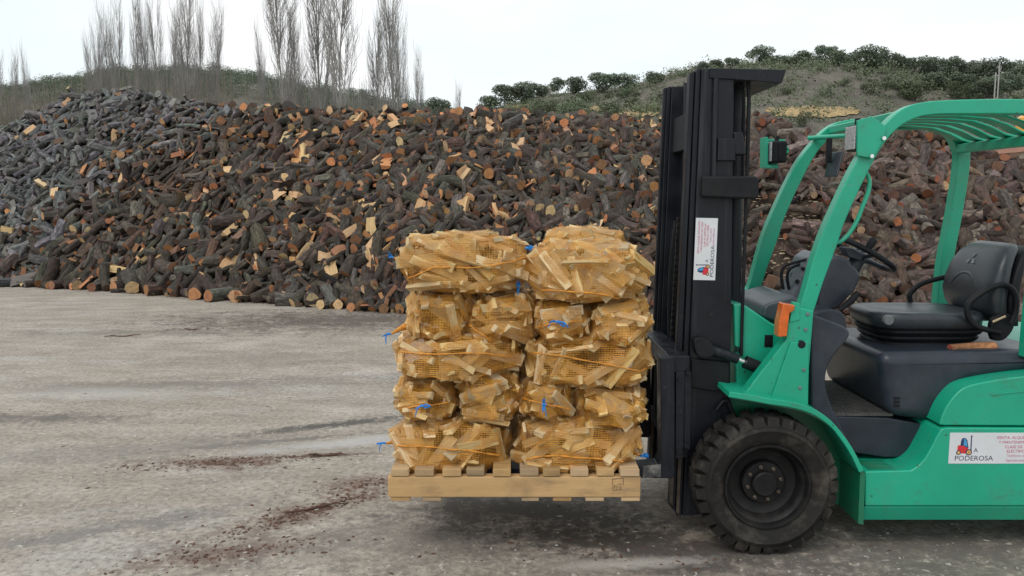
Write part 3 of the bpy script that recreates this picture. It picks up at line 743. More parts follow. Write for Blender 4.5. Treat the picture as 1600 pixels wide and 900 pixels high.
# foot of the main heap: a clear row of thicker logs lying on the yard
for i in range(85):
    px = HM.u0 + (HM.u1 - HM.u0) * (i + g.random()) / 85; p = HM.at(px, .0); r = .04 + .08 * g.random() ** 1.4; L = .25 + .3 * g.random()
    th = g.random() * 3.14; d = np.array([math.cos(th), math.sin(th), .0]); yv = np.cross([0, 0, 1], d); sp = (1 if g.random() < .5 else 2) if g.random() < .16 else 0
    if sp: r *= 1.25
    c = p + np.array([0, .10 - .32 * g.random() ** 1.5, 0]); c[2] = r * .92
    ALL.append(dict(c=c, R=np.stack([d, yv * (1 if not sp else -1), np.array([0, 0, 1.]) * (1 if not sp else -1)], 1), L=L, r=r, split=sp, bark=bark_main(px, 0, g), wood=wood_main(px, 0, g), lay=1, px=px, t=0, heap='main', off=.05, nrm=np.array([0, -.6, .8]), d=d))
def masked(x, y):
    return x < 5 or x > 1595 or y < 5 or (608 < x < 1022 and y > 372) or (1028 < x < 1190 and y > 110) or (x > 1190 and y > 510) or (1280 < x < 1345 and 330 < y) or (x > 1480 and y > 380)
for i, q in enumerate(ALL):
    x, y, fw = PXY(q['c']); q['x'], q['y'] = x, y
    vis = (q['lay'] == 1) and q['off'] > .005 and q['t'] < 1.0 and not masked(x, y)
    q['score'] = (q['L'] * q['r'] / fw ** 2) * (1 if vis else 0)
rounds = sorted([q for q in ALL if not q['split']], key=lambda q: -q['score'])[:290]
splits = sorted([q for q in ALL if q['split']], key=lambda q: -q['score'])[:110]
chosen = {id(q) for q in rounds + splits}
def place(q, n, rings, g):
    v, f, mi = log_geo(q['L'], q['r'], n, rings, g, q['split']); return v, v @ q['R'].T + q['c'], f, mi
def attrs(me, lc, tint, woodc):
    a = me.attributes.new('lc', 'FLOAT_VECTOR', 'POINT'); a.data.foreach_set('vector', np.asarray(lc, dtype=np.float32).ravel())
    a = me.attributes.new('tint', 'FLOAT_COLOR', 'POINT'); a.data.foreach_set('color', np.asarray(tint, dtype=np.float32).ravel())
    a = me.attributes.new('wood', 'FLOAT_COLOR', 'POINT'); a.data.foreach_set('color', np.asarray(woodc, dtype=np.float32).ravel())
def log_label(q):
    b = q['bark']; l = sum(b) / 3; gr = b[1] / b[0]; w = q['wood']; x, y = q['x'], q['y']
    tone = 'grey' if l > .08 and gr > .9 else 'mossy' if gr > .92 else 'reddish' if gr < .72 else 'brown'
    size = 'thick' if q['r'] > .095 else 'slim' if q['r'] < .06 else 'medium'
    e = PXY(q['c'] + q['d'] * q['L'] / 2); f_ = PXY(q['c'] - q['d'] * q['L'] / 2); ln = math.hypot(e[0] - f_[0], e[1] - f_[1]) / (q['L'] * F / e[2])
    an = abs(math.degrees(math.atan2(f_[1] - e[1], f_[0] - e[0]))); an = min(an, 180 - an)
    pose = 'end-on' if ln < .5 else 'level' if an < 25 else 'upright' if an > 65 else 'slanting'
    if q['split']:
        wt = 'pale' if w[0] > .4 and w[1] / w[0] > .55 else 'orange' if w[0] > .26 else 'dull'
        base = f'{pose} split {wt} log'
    else: base = f'{size} {tone} {pose} log'
    if q['heap'] == 'right':
        where = 'right of the rear pillar' if x > 1500 else 'left of the rear pillar' if x > 1420 else 'above the steering wheel' if x > 1330 else 'between the front pillars' if x > 1235 else 'by the far headlight'
        hgt = 'high' if y < 270 else 'low' if y > 370 else 'halfway'
        return f'{base} {where}, {hgt} on the brown heap'
    where = 'at the left edge' if x < 160 else 'below the left poplars' if x < 400 else 'below the central poplars' if x < 612 else 'above the left bags' if x < 820 else 'above the right bags'
    hgt = 'at the foot' if q['t'] < .1 else 'low' if q['t'] < .3 else 'halfway' if q['t'] < .6 else 'high' if q['t'] < .85 else 'on top'
    return f'{base} {where}, {hgt} of the big heap' if hgt == 'at the foot' else f'{base} {where}, {hgt} on the big heap'
for q in ALL:
    if id(q) not in chosen: continue
    lc, w, f, mi = place(q, 11 if not q['split'] else 10, 4, g); nm = 'split_log' if q['split'] else 'log'
    me = bpy.data.meshes.new(nm); me.from_pydata((w - q['c']).tolist(), [], f)
    for m_ in (BARK, CUT, SPLIT): me.materials.append(m_)
    me.polygons.foreach_set('material_index', np.asarray(mi, dtype=np.int32))
    n = len(w); so = g.random(3) * np.array([40, 0, 0]); attrs(me, lc + so, [list(q['bark']) + [1]] * n, [list(q['wood']) + [1]] * n)
    me.shade_smooth(); me.set_sharp_from_angle(angle=R(48))
    o = bpy.data.objects.new(nm, me); COL.objects.link(o); o.location = q['c']; lab = log_label(q)
    tag(o, lab, 'split log' if q['split'] else 'log', lab)
def heap_mesh(name, which, heap, label, core_drop):
    V = []; Fs = []; MI = []; LC = []; T = []; Wd = []; o = 0
    for q in ALL:
        if q['heap'] != which or id(q) in chosen: continue
        lc, w, f, mi = place(q, 8, 3, g); V.append(w); LC.append(lc + np.array([g.random() * 40, 0, 0])); n = len(w)
        T.append(np.tile(list(q['bark']) + [1], (n, 1))); Wd.append(np.tile(list(q['wood']) + [1], (n, 1)))
        Fs += [tuple(i + o for i in ff) for ff in f]; MI += mi; o += n
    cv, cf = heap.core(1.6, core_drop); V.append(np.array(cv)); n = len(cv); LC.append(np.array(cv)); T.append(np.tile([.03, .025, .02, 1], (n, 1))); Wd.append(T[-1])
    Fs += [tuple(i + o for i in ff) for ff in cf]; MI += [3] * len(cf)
    me = bpy.data.meshes.new(name); me.from_pydata(np.concatenate(V).tolist(), [], Fs)
    for m_ in (BARK, CUT, SPLIT, M['soil']): me.materials.append(m_)
    me.polygons.foreach_set('material_index', np.asarray(MI, dtype=np.int32)); attrs(me, np.concatenate(LC), np.concatenate(T), np.concatenate(Wd))
    me.shade_smooth(); me.set_sharp_from_angle(angle=R(48))
    ob = bpy.data.objects.new(name, me); COL.objects.link(ob); return tag(ob, label, kind='stuff')
heap_mesh('log_heap', 'main', HM, 'big heap of dark firewood logs across the yard', .16)
heap_mesh('log_heap', 'right', HR, 'brown heap of logs and soil behind the forklift', .09)

# ------------------------------------------------------------------ bark chips, grit and twigs lying on the yard
def flakes(name, pts, mat, label, smin, smax, g, flat=.35):
    v = []; f = []
    for x, y, z in pts:
        s = smin + (smax - smin) * g.random() ** 2.2; a = g.random() * 6.28; el = 1 + 1.8 * g.random(); n = 5; o = len(v); h = s * flat * (.5 + g.random())
        for ring, sc in ((0, 1.0), (h, .72)):
            for k_ in range(n):
                t = k_ / n * 6.28; rr = s * sc * (.75 + .5 * g.random()); px, py = math.cos(t) * rr * el, math.sin(t) * rr
                v.append((x + px * math.cos(a) - py * math.sin(a), y + px * math.sin(a) + py * math.cos(a), z + ring))
        f.append(tuple(range(o + n, o + 2 * n))); f += [(o + k_, o + (k_ + 1) % n, o + n + (k_ + 1) % n, o + n + k_) for k_ in range(n)]
    return tag(mesh_np(name, v, f, [mat]), label, kind='stuff')
M['chip'] = plain('bark_chip', (.10, .052, .035), .9, 0, .6, 9); M['chippale'] = plain('pale_wood_chip', (.42, .33, .22), .9, 0, .35, 9); M['grit'] = plain('grey_grit', (.36, .34, .31), .9, 0, .45, 13)
pts = []
for (px, py), a, b, rot, cnt in (((345, 722), .42, .10, .15, 380), ((500, 712), .22, .03, .1, 50), ((480, 800), .45, .08, .75, 420), ((585, 755), .3, .09, .4, 200), ((370, 862), .35, .10, .3, 220), ((305, 515), .3, .12, 0, 110), ((190, 525), .3, .04, .3, 14), ((1010, 850), .8, .25, .1, 160), ((570, 500), 2.2, .35, 0, 260), ((800, 560), 2.5, .7, 0, 120)):
    p = G(px, py)
    for i in range(cnt):
        x, y = g.normal() * a * .7, g.normal() * b * .7; pts.append((p.x + x * math.cos(rot) - y * math.sin(rot), p.y + x * math.sin(rot) + y * math.cos(rot), .001))
for i in range(700): p = HM.at(g.uniform(HM.u0, HM.u1), 0); pts.append((p[0] + g.normal() * .1, p[1] - abs(g.normal()) * .45, .001))
for i in range(260): p = G(g.uniform(-100, 1700), g.uniform(500, 905)); pts.append((p.x, p.y, .001))
flakes('bark_chips', pts, M['chip'], 'reddish brown bark crumbs scattered on the yard', .002, .0095, g)
pts = [tuple(G(g.uniform(-100, 1700), 485 + 420 * g.random() ** 1.1)) for i in range(2600)]
flakes('grit', pts, M['grit'], 'small pale stones scattered over the yard', .002, .0085, g, .6)
pts = []
for i in range(900):
    px, py = g.uniform(1175, 1315), g.uniform(290, 480); t = g.random(); p = HR.at(px + g.normal() * 10, .05 + .8 * t); x, y, _ = PXY(p)
    if 1150 < x < 1330 and 280 < y < 490: pts.append((p[0], p[1] - .02, p[2] - .05 + .02 * g.random()))
flakes('wood_chips', pts, M['chippale'], 'pale wood chips in the soil of the right heap', .006, .028, g, .4)
for (px, py), ln, rot, lab in (((192, 526), .42, .3, 'thin dark twig lying on the yard at the left'), ((300, 516), .25, -.2, 'short reddish stick on the yard before the heap'), ((512, 713), .26, .05, 'flat strip of red bark on the yard left of the pallet'), ((488, 797), .3, .55, 'torn dark bark strip on the yard near the pallet')):
    p = G(px, py); m = MB(); d = Vector((math.cos(rot), math.sin(rot), 0)); q = Vector((-d.y, d.x, 0))
    m.tube([p + d * ln * (t - .5) + q * .012 * math.sin(t * 9 + ln * 30) + Vector((0, 0, .012 + .006 * math.sin(t * 9))) for t in np.linspace(0, 1, 6)], [.004, .008, .006, .009, .006, .003], 5)
    tag(m.build('twig', M['chip'], smooth=R(60)), lab, 'twig')

# ------------------------------------------------------------------ pallet
YP = 3.70; DEP = 1.0
zt = P(800, 733, YP).z; z1 = P(800, 745, YP).z; z2 = P(800, 777, YP).z; z3 = z2 - .02
x0, x1 = P(606, 760, YP).x, P(1001, 760, YP).x
pal = empty('wooden_pallet', Vector(((x0 + x1) / 2, YP + DEP / 2, z3)), 'pale wooden pallet under the stack of bags, raised on the forks', 'pallet')
tops_ = [(611, 639), (649, 679), (690, 719), (729, 757), (771, 799), (811, 840), (849, 876), (892, 920), (931, 958), (970, 1000)]
for i, (a, b) in enumerate(tops_):
    xa, xb = P(a, 740, YP).x, P(b, 740, YP).x; jy = .008 * math.sin(i * 2.7); m = MB(); m.box(((xa + xb) / 2, YP + DEP / 2 + .002 + jy * .5, (zt + z1) / 2 + .002), (xb - xa, DEP + .01, zt - z1 - .003), Matrix.Rotation(R(.5 * math.sin(i * 4.1)), 3, 'Z')); m.build('deck_board', M['board'], pal, .003)
for yy in (YP + .025, YP + DEP / 2, YP + DEP - .025):
    m = MB(); m.box(((x0 + x1) / 2, yy, (z1 + z2) / 2), (x1 - x0, .05, z1 - z2)); m.build('stringer', M['beam'], pal, .004)
for a, b in ((610, 640), (660, 689), (815, 842), (864, 893), (915, 944), (971, 1000)):
    xa, xb = P(a, 778, YP).x, P(b, 778, YP).x; m = MB(); m.box(((xa + xb) / 2, YP + DEP / 2, (z2 + z3) / 2 - .001), (xb - xa, DEP - .008, z2 - z3 - .002)); m.build('bottom_board', M['board'], pal, .002)
m = MB(); yy = YP - .0006
def bar(a, b, w=.0025):
    A, B = P(a[0], a[1], yy), P(b[0], b[1], yy); d = (B - A); L = d.length; ang = math.atan2(d.z, d.x); m.box((A + B) / 2, (L, .001, w), Matrix.Rotation(-ang, 3, 'Y'))
for s_ in (((956, 749), (974, 747)), ((974, 747), (974, 758)), ((957, 749), (958, 766)), ((958, 766), (972, 765)), ((960, 759), (961, 764)), ((959, 759), (963, 759)), ((965, 757), (972, 756)), ((967, 761), (971, 761)), ((968, 763), (971, 763)), ((964, 759), (964, 765))): bar(*s_)
m.build('stamp', M['stamp'], pal)

# ------------------------------------------------------------------ net bags of split wood
def stick_mesh(i):
    q = np.random.default_rng(300 + i); n = [4, 4, 4, 5, 4, 3][i % 6]
    base = {4: [(-.5, -.5), (.5, -.46), (.46, .5), (-.42, .44)], 3: [(-.5, -.5), (.5, -.4), (-.1, .5)], 5: [(-.5, -.4), (.1, -.5), (.5, -.2), (.42, .5), (-.4, .42)]}[n]
    v = []; R3 = 3
    for r_ in range(R3):
        x = -.5 + r_ / (R3 - 1); sk = q.normal(size=2) * .05
        for a, b in base: v.append((x + (q.normal() * .02 if r_ in (0, R3 - 1) else 0), a + sk[0] + q.normal() * .045, b + sk[1] + q.normal() * .05))
    f = [(r_ * n + k_, r_ * n + (k_ + 1) % n, (r_ + 1) * n + (k_ + 1) % n, (r_ + 1) * n + k_) for r_ in range(R3 - 1) for k_ in range(n)]
    f += [tuple(range(n - 1, -1, -1)), tuple(range((R3 - 1) * n, R3 * n))]
    me = bpy.data.meshes.new('stick'); me.from_pydata(v, [], f); me.materials.append(M['stick'])
    bm = bmesh.new(); bm.from_mesh(me); bmesh.ops.recalc_face_normals(bm, faces=bm.faces); bm.to_mesh(me); bm.free(); return me
STK = [stick_mesh(i) for i in range(12)]
BOX8 = np.array([(x, y, z) for x in (-.5, .5) for y in (-.5, .5) for z in (-.5, .5)])
def make_bag(rect, depth, y0, axis, label, seed, nvis=46, pw=3.6, ties=(), seams=(), group='net bags of split firewood on the pallet', lean=0):
    g = np.random.default_rng(seed); xa, ya, xb, yb = rect; yf = y0 + min(.12, depth * .3)
    A, B = P(xa, (ya + yb) / 2, yf), P(xb, (ya + yb) / 2, yf); zt_, zb_ = P((xa + xb) / 2, ya, yf).z, P((xa + xb) / 2, yb, yf).z
    h = np.array([(B.x - A.x) / 2, depth / 2, (zt_ - zb_) / 2]); cen = np.array([(A.x + B.x) / 2, y0 + depth / 2, (zt_ + zb_) / 2])
    root = empty('firewood_bag', Vector((cen[0], cen[1], zb_)), label, 'bag', group); off = np.array([0, 0, h[2]])
    h2 = h * 1.0; vis = []; tries = 0
    fav = g.random() * math.pi
    while len(vis) < nvis and tries < 12000:
        tries += 1
        d = g.normal(size=3) * np.array([1.0, .8, .9])
        if g.random() < .80: d[1] = -abs(d[1]) - .45
        if d[1] > 0 and d[2] < 0: continue
        d /= np.linalg.norm(d); fr = (np.sum(np.abs(d / h2) ** pw)) ** (-1 / pw)
        L = min(.18 + .12 * g.random(), 1.7 * max(h[0], h[2])); w = .030 + .032 * g.random(); t = .013 + .013 * g.random()
        if axis == 'y': L *= .92
        p = d * fr * (.76 + .17 * g.random()); n = np.sign(p) * np.abs(p / h2) ** (pw - 1) / h2; n /= np.linalg.norm(n)
        n = n + g.normal(size=3) * .2; n /= np.linalg.norm(n)
        a = np.cross(n, [0, 0, 1.0]) if abs(n[2]) < .85 else np.cross(n, [0, 1.0, 0]); a /= np.linalg.norm(a); b = np.cross(n, a)
        th = fav + 1.3 * vnoise(p[0] * 6 + seed * 3, p[2] * 6) + g.normal() * .18 if g.random() < .72 else g.random() * 3.14
        dd = a * math.cos(th) + b * math.sin(th); yv = np.cross(n, dd)
        if g.random() < .2: yv, n = n, -yv
        Rm = np.stack([dd, yv, n], 1)
        c8 = (BOX8 * np.array([L, w, t])) @ Rm.T + p
        if np.max(np.sum(np.abs(c8 / h2) ** pw, 1)) > 1.16: continue
        if vis and min(np.linalg.norm(q[0] - p) + .02 * (1 - abs(np.dot(q[1][:, 0], dd))) for q in vis) < .030: continue
        vis.append((p, Rm, L, w, t))
    def bb():
        c = np.concatenate([(BOX8 * np.array(q[2:])) @ q[1].T + q[0] for q in vis]); return c.min(0), c.max(0)
    for it in range(2):               # fit the heap of sticks to the size of the bag
        lo, hi = bb(); sc = np.clip(2 * h / (hi - lo), .8, 1.3); md = (lo + hi) / 2
        vis = [((q[0] - md) * np.array([sc[0], 1, sc[2]]) + md * np.array([0, 1, 0]),) + q[1:] for q in vis]
    corners = [(BOX8 * np.array(q[2:])) @ q[1].T + q[0] for q in vis]
    SV = []; SF = []
    for p, Rm, L, w, t in vis:
        o = bpy.data.objects.new('stick', STK[g.integers(12)]); COL.objects.link(o); o.parent = root
        o.matrix_local = Matrix.Translation(Vector(p + off)) @ Matrix(Rm.tolist()).to_4x4() @ Matrix.Diagonal((L, w, t, 1))
        n0 = len(SV); SV += [Vector(c + off) for c in (BOX8 * np.array([L, w, t])) @ Rm.T + p]; SF += [tuple(i + n0 for i in f) for f in ((0, 1, 3, 2), (4, 6, 7, 5), (0, 4, 5, 1), (2, 3, 7, 6), (0, 2, 6, 4), (1, 5, 7, 3))]
    sbvh = BVHTree.FromPolygons(SV, SF)
    # the wood filling the bag behind the sticks on show
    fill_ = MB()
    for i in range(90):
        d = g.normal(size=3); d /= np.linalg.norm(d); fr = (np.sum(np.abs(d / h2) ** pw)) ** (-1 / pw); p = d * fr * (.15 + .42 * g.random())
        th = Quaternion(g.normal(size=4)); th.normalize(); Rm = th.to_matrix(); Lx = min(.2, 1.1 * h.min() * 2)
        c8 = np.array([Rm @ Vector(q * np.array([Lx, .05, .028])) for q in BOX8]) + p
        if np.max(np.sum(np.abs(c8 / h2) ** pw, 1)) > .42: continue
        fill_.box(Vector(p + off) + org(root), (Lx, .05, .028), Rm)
    tag(fill_.build('kindling', M['shadefill'], root), kind='stuff')
    # the net, taut over the sticks
    pts_ = np.concatenate(corners)
    bm = bmesh.new()
    for q in pts_: bm.verts.new(Vector(q * 1.008 + off))
    r = bmesh.ops.convex_hull(bm, input=bm.verts); bmesh.ops.delete(bm, geom=[x for x in r['geom_interior'] if isinstance(x, bmesh.types.BMVert)], context='VERTS')
    bmesh.ops.delete(bm, geom=[v for v in bm.verts if not v.link_faces], context='VERTS')
    for it in range(2):
        long_ = [e for e in bm.edges if e.calc_length() > .035]; bmesh.ops.subdivide_edges(bm, edges=long_, cuts=1, use_grid_fill=True); bmesh.ops.triangulate(bm, faces=bm.faces)
    bm.normal_update()
    for it in range(2):                # the net sags in between the sticks
        bm.normal_update(); mv = []
        for v in bm.verts:
            r_ = sbvh.ray_cast(v.co + v.normal * .004, -v.normal, .12); dd = r_[3] if r_[0] is not None else .05
            mv.append(-v.normal * min(max(dd - .006, 0) * .45, .014))
        avg = [sum((mv[e.other_vert(v).index] for e in v.link_edges), mv[v.index] * 2) / (len(v.link_edges) + 2) if True else None for v in bm.verts] if not bm.verts.index_update() else 0
        for v, a in zip(bm.verts, avg): v.co += a + v.normal * (.0012 * vnoise(v.co.x * 19 + seed, v.co.z * 19 + v.co.y * 9))
    bmesh.ops.recalc_face_normals(bm, faces=bm.faces)
    uvl = bm.loops.layers.uv.new('UV'); rad = (h[1] + h[2]) / 2 if axis == 'x' else (h[0] + h[2]) / 2
    for fc in bm.faces:
        for lp in fc.loops:
            q = np.array(lp.vert.co) - off
            if axis == 'x': an = math.atan2(q[2], q[1]); ac = math.atan2(fc.calc_center_median().z - off[2], fc.calc_center_median().y); ax_ = q[0]
            else: an = math.atan2(q[2], q[0]); ac = math.atan2(fc.calc_center_median().z - off[2], fc.calc_center_median().x); ax_ = q[1] + .0
            while an - ac > math.pi: an -= 2 * math.pi
            while an - ac < -math.pi: an += 2 * math.pi
            if axis == 'y' and abs(fc.normal.y) > .75: lp[uvl].uv = (q[0], q[2])
            elif axis == 'x' and abs(fc.normal.x) > .75: lp[uvl].uv = (q[1], q[2])
            else: lp[uvl].uv = (ax_, an * rad)
    bvh = BVHTree.FromBMesh(bm); me = bpy.data.meshes.new('net'); bm.to_mesh(me); bm.free(); me.materials.append(M['net'])
    net = bpy.data.objects.new('net', me); COL.objects.link(net); net.parent = root
    ro = org(root)
    def on(px, py, dy=.006):
        d = ray(px, py).normalized(); hit = bvh.ray_cast(Vector((0, 0, CH)) - ro, d)[0]
        return (hit + ro - d * dy) if hit is not None else None
    for line in seams:
        pts2 = []
        for (ax, ay), (bx, by) in zip(line[:-1], line[1:]):
            for q in range(6):
                p = on(ax + (bx - ax) * q / 6, ay + (by - ay) * q / 6 + math.sin(ax + q) * .7)
                if p is not None: pts2.append(p)
        if len(pts2) > 3:
            hm = MB(); hm.tube(pts2, [.004 + .0018 * math.sin(i * 2.3) for i in range(len(pts2))], 6)
            # little gathers of net hanging from the hem
            for i in range(0, len(pts2) - 1, 2):
                p = pts2[i]; hm.tube([p, p + Vector((.004 * math.sin(i * 3.1), -.004, -.010 - .006 * math.sin(i * 1.7)))], [.0025, .001], 4)
            hm.build('hem', M['hem'], root, smooth=R(60))
    for (px, py, sc, dn) in ties:
        p = on(px, py, .012); tm = MB()
        if p is None:                  # a twisted neck of net outside the bag's outline
            p = P(px, py, y0 + .14); cc = Vector(cen); dv = (cc - p).normalized(); nk = MB(); sg = Vector((0, 0, .012))
            nk.tube([p, p + dv * .02 - sg * .3, p + dv * .05, p + dv * .11], [.004, .006, .010, .020], 9); nk.build('neck', M['hem'], root, smooth=R(60))
        gg = np.random.default_rng(int(px))
        up_ = Vector((math.cos(dn), 0, math.sin(dn))); sd_ = Vector((-up_.z, 0, up_.x)) * .6 + up_ * .0
        for i in range(5):             # two limp loops, the rest loose ends
            L = .036 * sc * (.7 + .6 * gg.random()); an = gg.normal() * .28 + (math.pi if i % 2 else 0) * (1 if sc >= 1 else 0)
            u_ = up_ * math.cos(an) + sd_ * math.sin(an); w_ = (sd_ * math.cos(an) - up_ * math.sin(an)) * L * .22
            if i < 3: tm.tube([p, p + u_ * L * .5 + w_ + Vector((0, -.012, .004)), p + u_ * L + Vector((0, -.016, -.004)), p + u_ * L * .5 - w_ + Vector((0, -.010, -.004)), p + Vector((0, -.004, 0))], .0028, 5)
            else: tm.tube([p, p + u_ * L * .5 + Vector((0, -.014, .003)), p + u_ * L * .9 + w_ + Vector((0, -.012, -.012)), p + u_ * L + w_ * 1.5 + Vector((0, -.006, -.03))], [.003, .0028, .0026, .0018], 5)
        tm.tube([p + Vector((-.008, -.006, 0)), p + Vector((0, -.012, .004)), p + Vector((.008, -.006, 0))], .006, 6)
        tm.build('tie', M['twine'], root, smooth=R(60))
    return root
Y0 = 3.715
make_bag((602, 649, 810, 744), .62, Y0, 'x', 'long bag in the bottom layer on the left half of the pallet', 1, 60, ties=((600, 692, .8, 3.1),), seams=([(606, 697), (650, 697), (720, 703), (790, 712), (803, 722)],))
make_bag((796, 647, 1007, 745), .62, Y0, 'x', 'long bag in the bottom layer on the right half of the pallet', 2, 60, ties=((1003, 712, .8, .3),), seams=([(805, 722), (850, 712), (900, 714), (960, 720), (1000, 722)],))
make_bag((609, 585, 722, 667), .74, Y0, 'y', 'bag end with a blue bow, leftmost in the second layer from the bottom', 3, 45, 2.9, ties=((660, 634, 1.0, .3),), seams=([(616, 640), (660, 634), (714, 628)],))
make_bag((709, 573, 823, 671), .74, Y0, 'y', 'untied rounded bag end right of the bow tied one, second layer up', 4, 47, 2.9)
make_bag((806, 580, 907, 667), .74, Y0, 'y', 'bag end with blue twine hanging down, right of middle in the second layer up', 5, 45, 2.9, ties=((850, 632, 1.0, -1.5),), seams=([(816, 622), (850, 631), (897, 641)],))
make_bag((888, 593, 1021, 682), .74, Y0, 'y', 'pointed bag end nearest the mast in the second layer up', 6, 49, 2.9)
make_bag((608, 516, 821, 601), .62, Y0, 'x', 'long bag on the left in the middle layer of the stack', 7, 60, seams=([(613, 550), (680, 553), (760, 552), (812, 560)],))
make_bag((811, 514, 1027, 610), .62, Y0, 'x', 'long bag on the right in the middle layer of the stack', 8, 60, seams=([(830, 550), (900, 560), (1000, 580), (1018, 572)],))
make_bag((625, 441, 751, 543), .74, Y0, 'y', 'bag end at the far left of the layer under the top bags', 9, 47, 2.9, ties=((608, 522, .7, 3.1),))
make_bag((723, 449, 844, 552), .74, Y0, 'y', 'bag end second from left in the layer under the top bags', 10, 47, 2.9, seams=([(733, 508), (752, 522), (780, 540)],))
make_bag((824, 454, 930, 548), .74, Y0, 'y', 'bag end with a spread blue bow in the layer under the top bags', 11, 42, 2.9, ties=((872, 503, 1.1, -.35),), seams=([(836, 512), (872, 504), (918, 500)],))
make_bag((910, 456, 1030, 554), .74, Y0, 'y', 'bag end beside the mast in the layer under the top bags', 12, 47, 2.9)
make_bag((612, 360, 833, 462), .52, Y0, 'x', 'large bag with a drooping hem, top left of the stack', 13, 68, 3.8, ties=((612, 402, .8, 1.8), (810, 446, 1.0, 1.6)), seams=([(617, 442), (640, 434), (680, 417), (740, 419), (800, 409), (826, 401)],))
make_bag((808, 370, 1026, 481), .46, Y0, 'x', 'large bag in front at the top right of the stack, beside the mast', 14, 68, 2.9, ties=((824, 388, .8, .6),), seams=([(818, 452), (900, 456), (950, 461), (1000, 478), (1016, 462)],))
make_bag((832, 352, 992, 436), .42, 4.16, 'x', 'bag behind the front one at the top right, only its top showing', 15, 34, 2.9)

make_bag((690, 520, 945, 600), .36, 4.34, 'x', 'rear bag behind the middle layer, glimpsed only through the central gap', 16, 22, 3.2)
make_bag((690, 646, 945, 732), .36, 4.34, 'x', 'rear bag behind the bottom layer, glimpsed only through the central gap', 17, 22, 3.2)

# ------------------------------------------------------------------ the forklift
FLO = G(1500, 830); FL = empty('forklift', Vector((P(1450, 800, 4.3).x, 4.3, 0)), 'green forklift with black mast carrying the pallet of firewood bags', 'forklift')
def pl(pts_, Y): return [(P(a, b, Y).x, P(a, b, Y).z) for a, b in pts_]
def prism(name, pts_, y0, y1, mat, bevel=.006, parent=FL, seg=2, Yp=None):
    m = MB(); m.prism(pl(pts_, Yp or y0), y0, y1); return m.build(name, mat, parent, bevel, seg)
def tubep(name, pts_, Y, r, mat, parent=FL, n=10):
    m = MB(); m.tube([P(a, b, Y if len(z) == 0 else z[0]) for a, b, *z in pts_], r, n); return m.build(name, mat, parent, 0, smooth=R(50))
def smoothp(pts_, k=6):           # Catmull-Rom through pixel points
    out = []; n = len(pts_)
    for i in range(n - 1):
        p0, p1, p2, p3 = (np.array(pts_[max(0, min(n - 1, j))], float) for j in (i - 1, i, i + 1, i + 2))
        for q in range(k):
            t = q / k; out.append(tuple(.5 * ((2 * p1) + (-p0 + p2) * t + (2 * p0 - 5 * p1 + 4 * p2 - p3) * t * t + (-p0 + 3 * p1 - 3 * p2 + p3) * t ** 3)))
    out.append(tuple(pts_[-1])); return out
YN, YFAR = 3.84, 4.76            # near and far pillars
# --- overhead guard: two side frames, cross beams, slats
outer = [(1236, 500), (1252, 475), (1273, 400), (1296, 340), (1341, 248), (1381, 196), (1409, 171), (1440, 160), (1489, 156), (1560, 154.5), (1622, 155)]
inner = [(1266, 500), (1274, 480), (1287, 440), (1308, 384), (1323, 340), (1364, 254), (1394, 209), (1425, 187), (1459, 179), (1520, 178), (1600, 178), (1618, 180)]
rearo = [(1622, 155), (1650, 165), (1672, 195), (1676, 240), (1662, 330), (1640, 440), (1628, 560)]
reari = [(1604, 560), (1616, 440), (1638, 330), (1652, 240), (1648, 210), (1634, 188), (1618, 180)]
frame_px = smoothp(outer, 4)[:-1] + smoothp(rearo, 4) + smoothp(reari, 4)[:-1] + smoothp(inner, 4)[::-1]
frame_xz = pl(frame_px, YN)
for ya, yb, lab in ((YN, YN + .07, None), (YFAR - .07, YFAR, None)):
    m = MB(); m.prism(frame_xz, ya, yb); m.build('guard_frame', M['green'], FL, .012, 3)
xr = P(1660, 220, YN).x; zr = P(1660, 205, YN).z
rear_x0 = P(1640, 200, YN).x
zc1, zc2 = P(1487, 226, YFAR).z, P(1487, 240, YFAR).z
xb = P(1482, 232, YFAR).x
m = MB(); m.box((xb + .035, (YN + YFAR) / 2, (zc1 + zc2) / 2), (.05, YFAR - YN - .1, zc1 - zc2)); m.build('rear_cross_beam', M['green'], FL, .006)
xf = P(1415, 178, YN).x; zf = P(1415, 178, YN).z
m = MB(); m.box((xf, (YN + YFAR) / 2, zf - .005), (.06, YFAR - YN - .1, .045)); m.build('front_cross_beam', M['green'], FL, .008)
zs = P(1460, 172, YN).z; slx = xb + .03
for i, yy in enumerate((4.665, 4.53, 4.395, 4.26, 4.125, 3.99)):
    xs_ = [xf, xf + .06, slx - .34, slx - .2, slx - .1, slx - .03, slx + .035]; zz = [zs - .012, zs, zs, zs - .012, zs - .045, zs - .08, zc1 + .004]; m = MB(); vs = []; fs = []
    for x, z in zip(xs_, zz):
        for (dy, dz) in ((-.042, .006), (.042, .006), (.042, -.006), (-.042, -.006)): vs.append((x, yy + dy, z + dz))
    for q in range(len(xs_) - 1):
        for k_ in range(4): fs.append((q * 4 + k_, q * 4 + (k_ + 1) % 4, (q + 1) * 4 + (k_ + 1) % 4, (q + 1) * 4 + k_))
    fs += [(0, 1, 2, 3), tuple(range(len(vs) - 4, len(vs)))]; m.add(vs, fs); m.build('guard_slat', M['green'], FL, .003, 1, R(40))
m = MB(); a = P(1264, 216, YFAR - .04); b_ = P(1385, 206, YN + .1)
m.tube([a, P(1326, 212, 4.45), b_], .014, 10); m.build('guard_tie_bar', M['green'], FL, smooth=R(50))
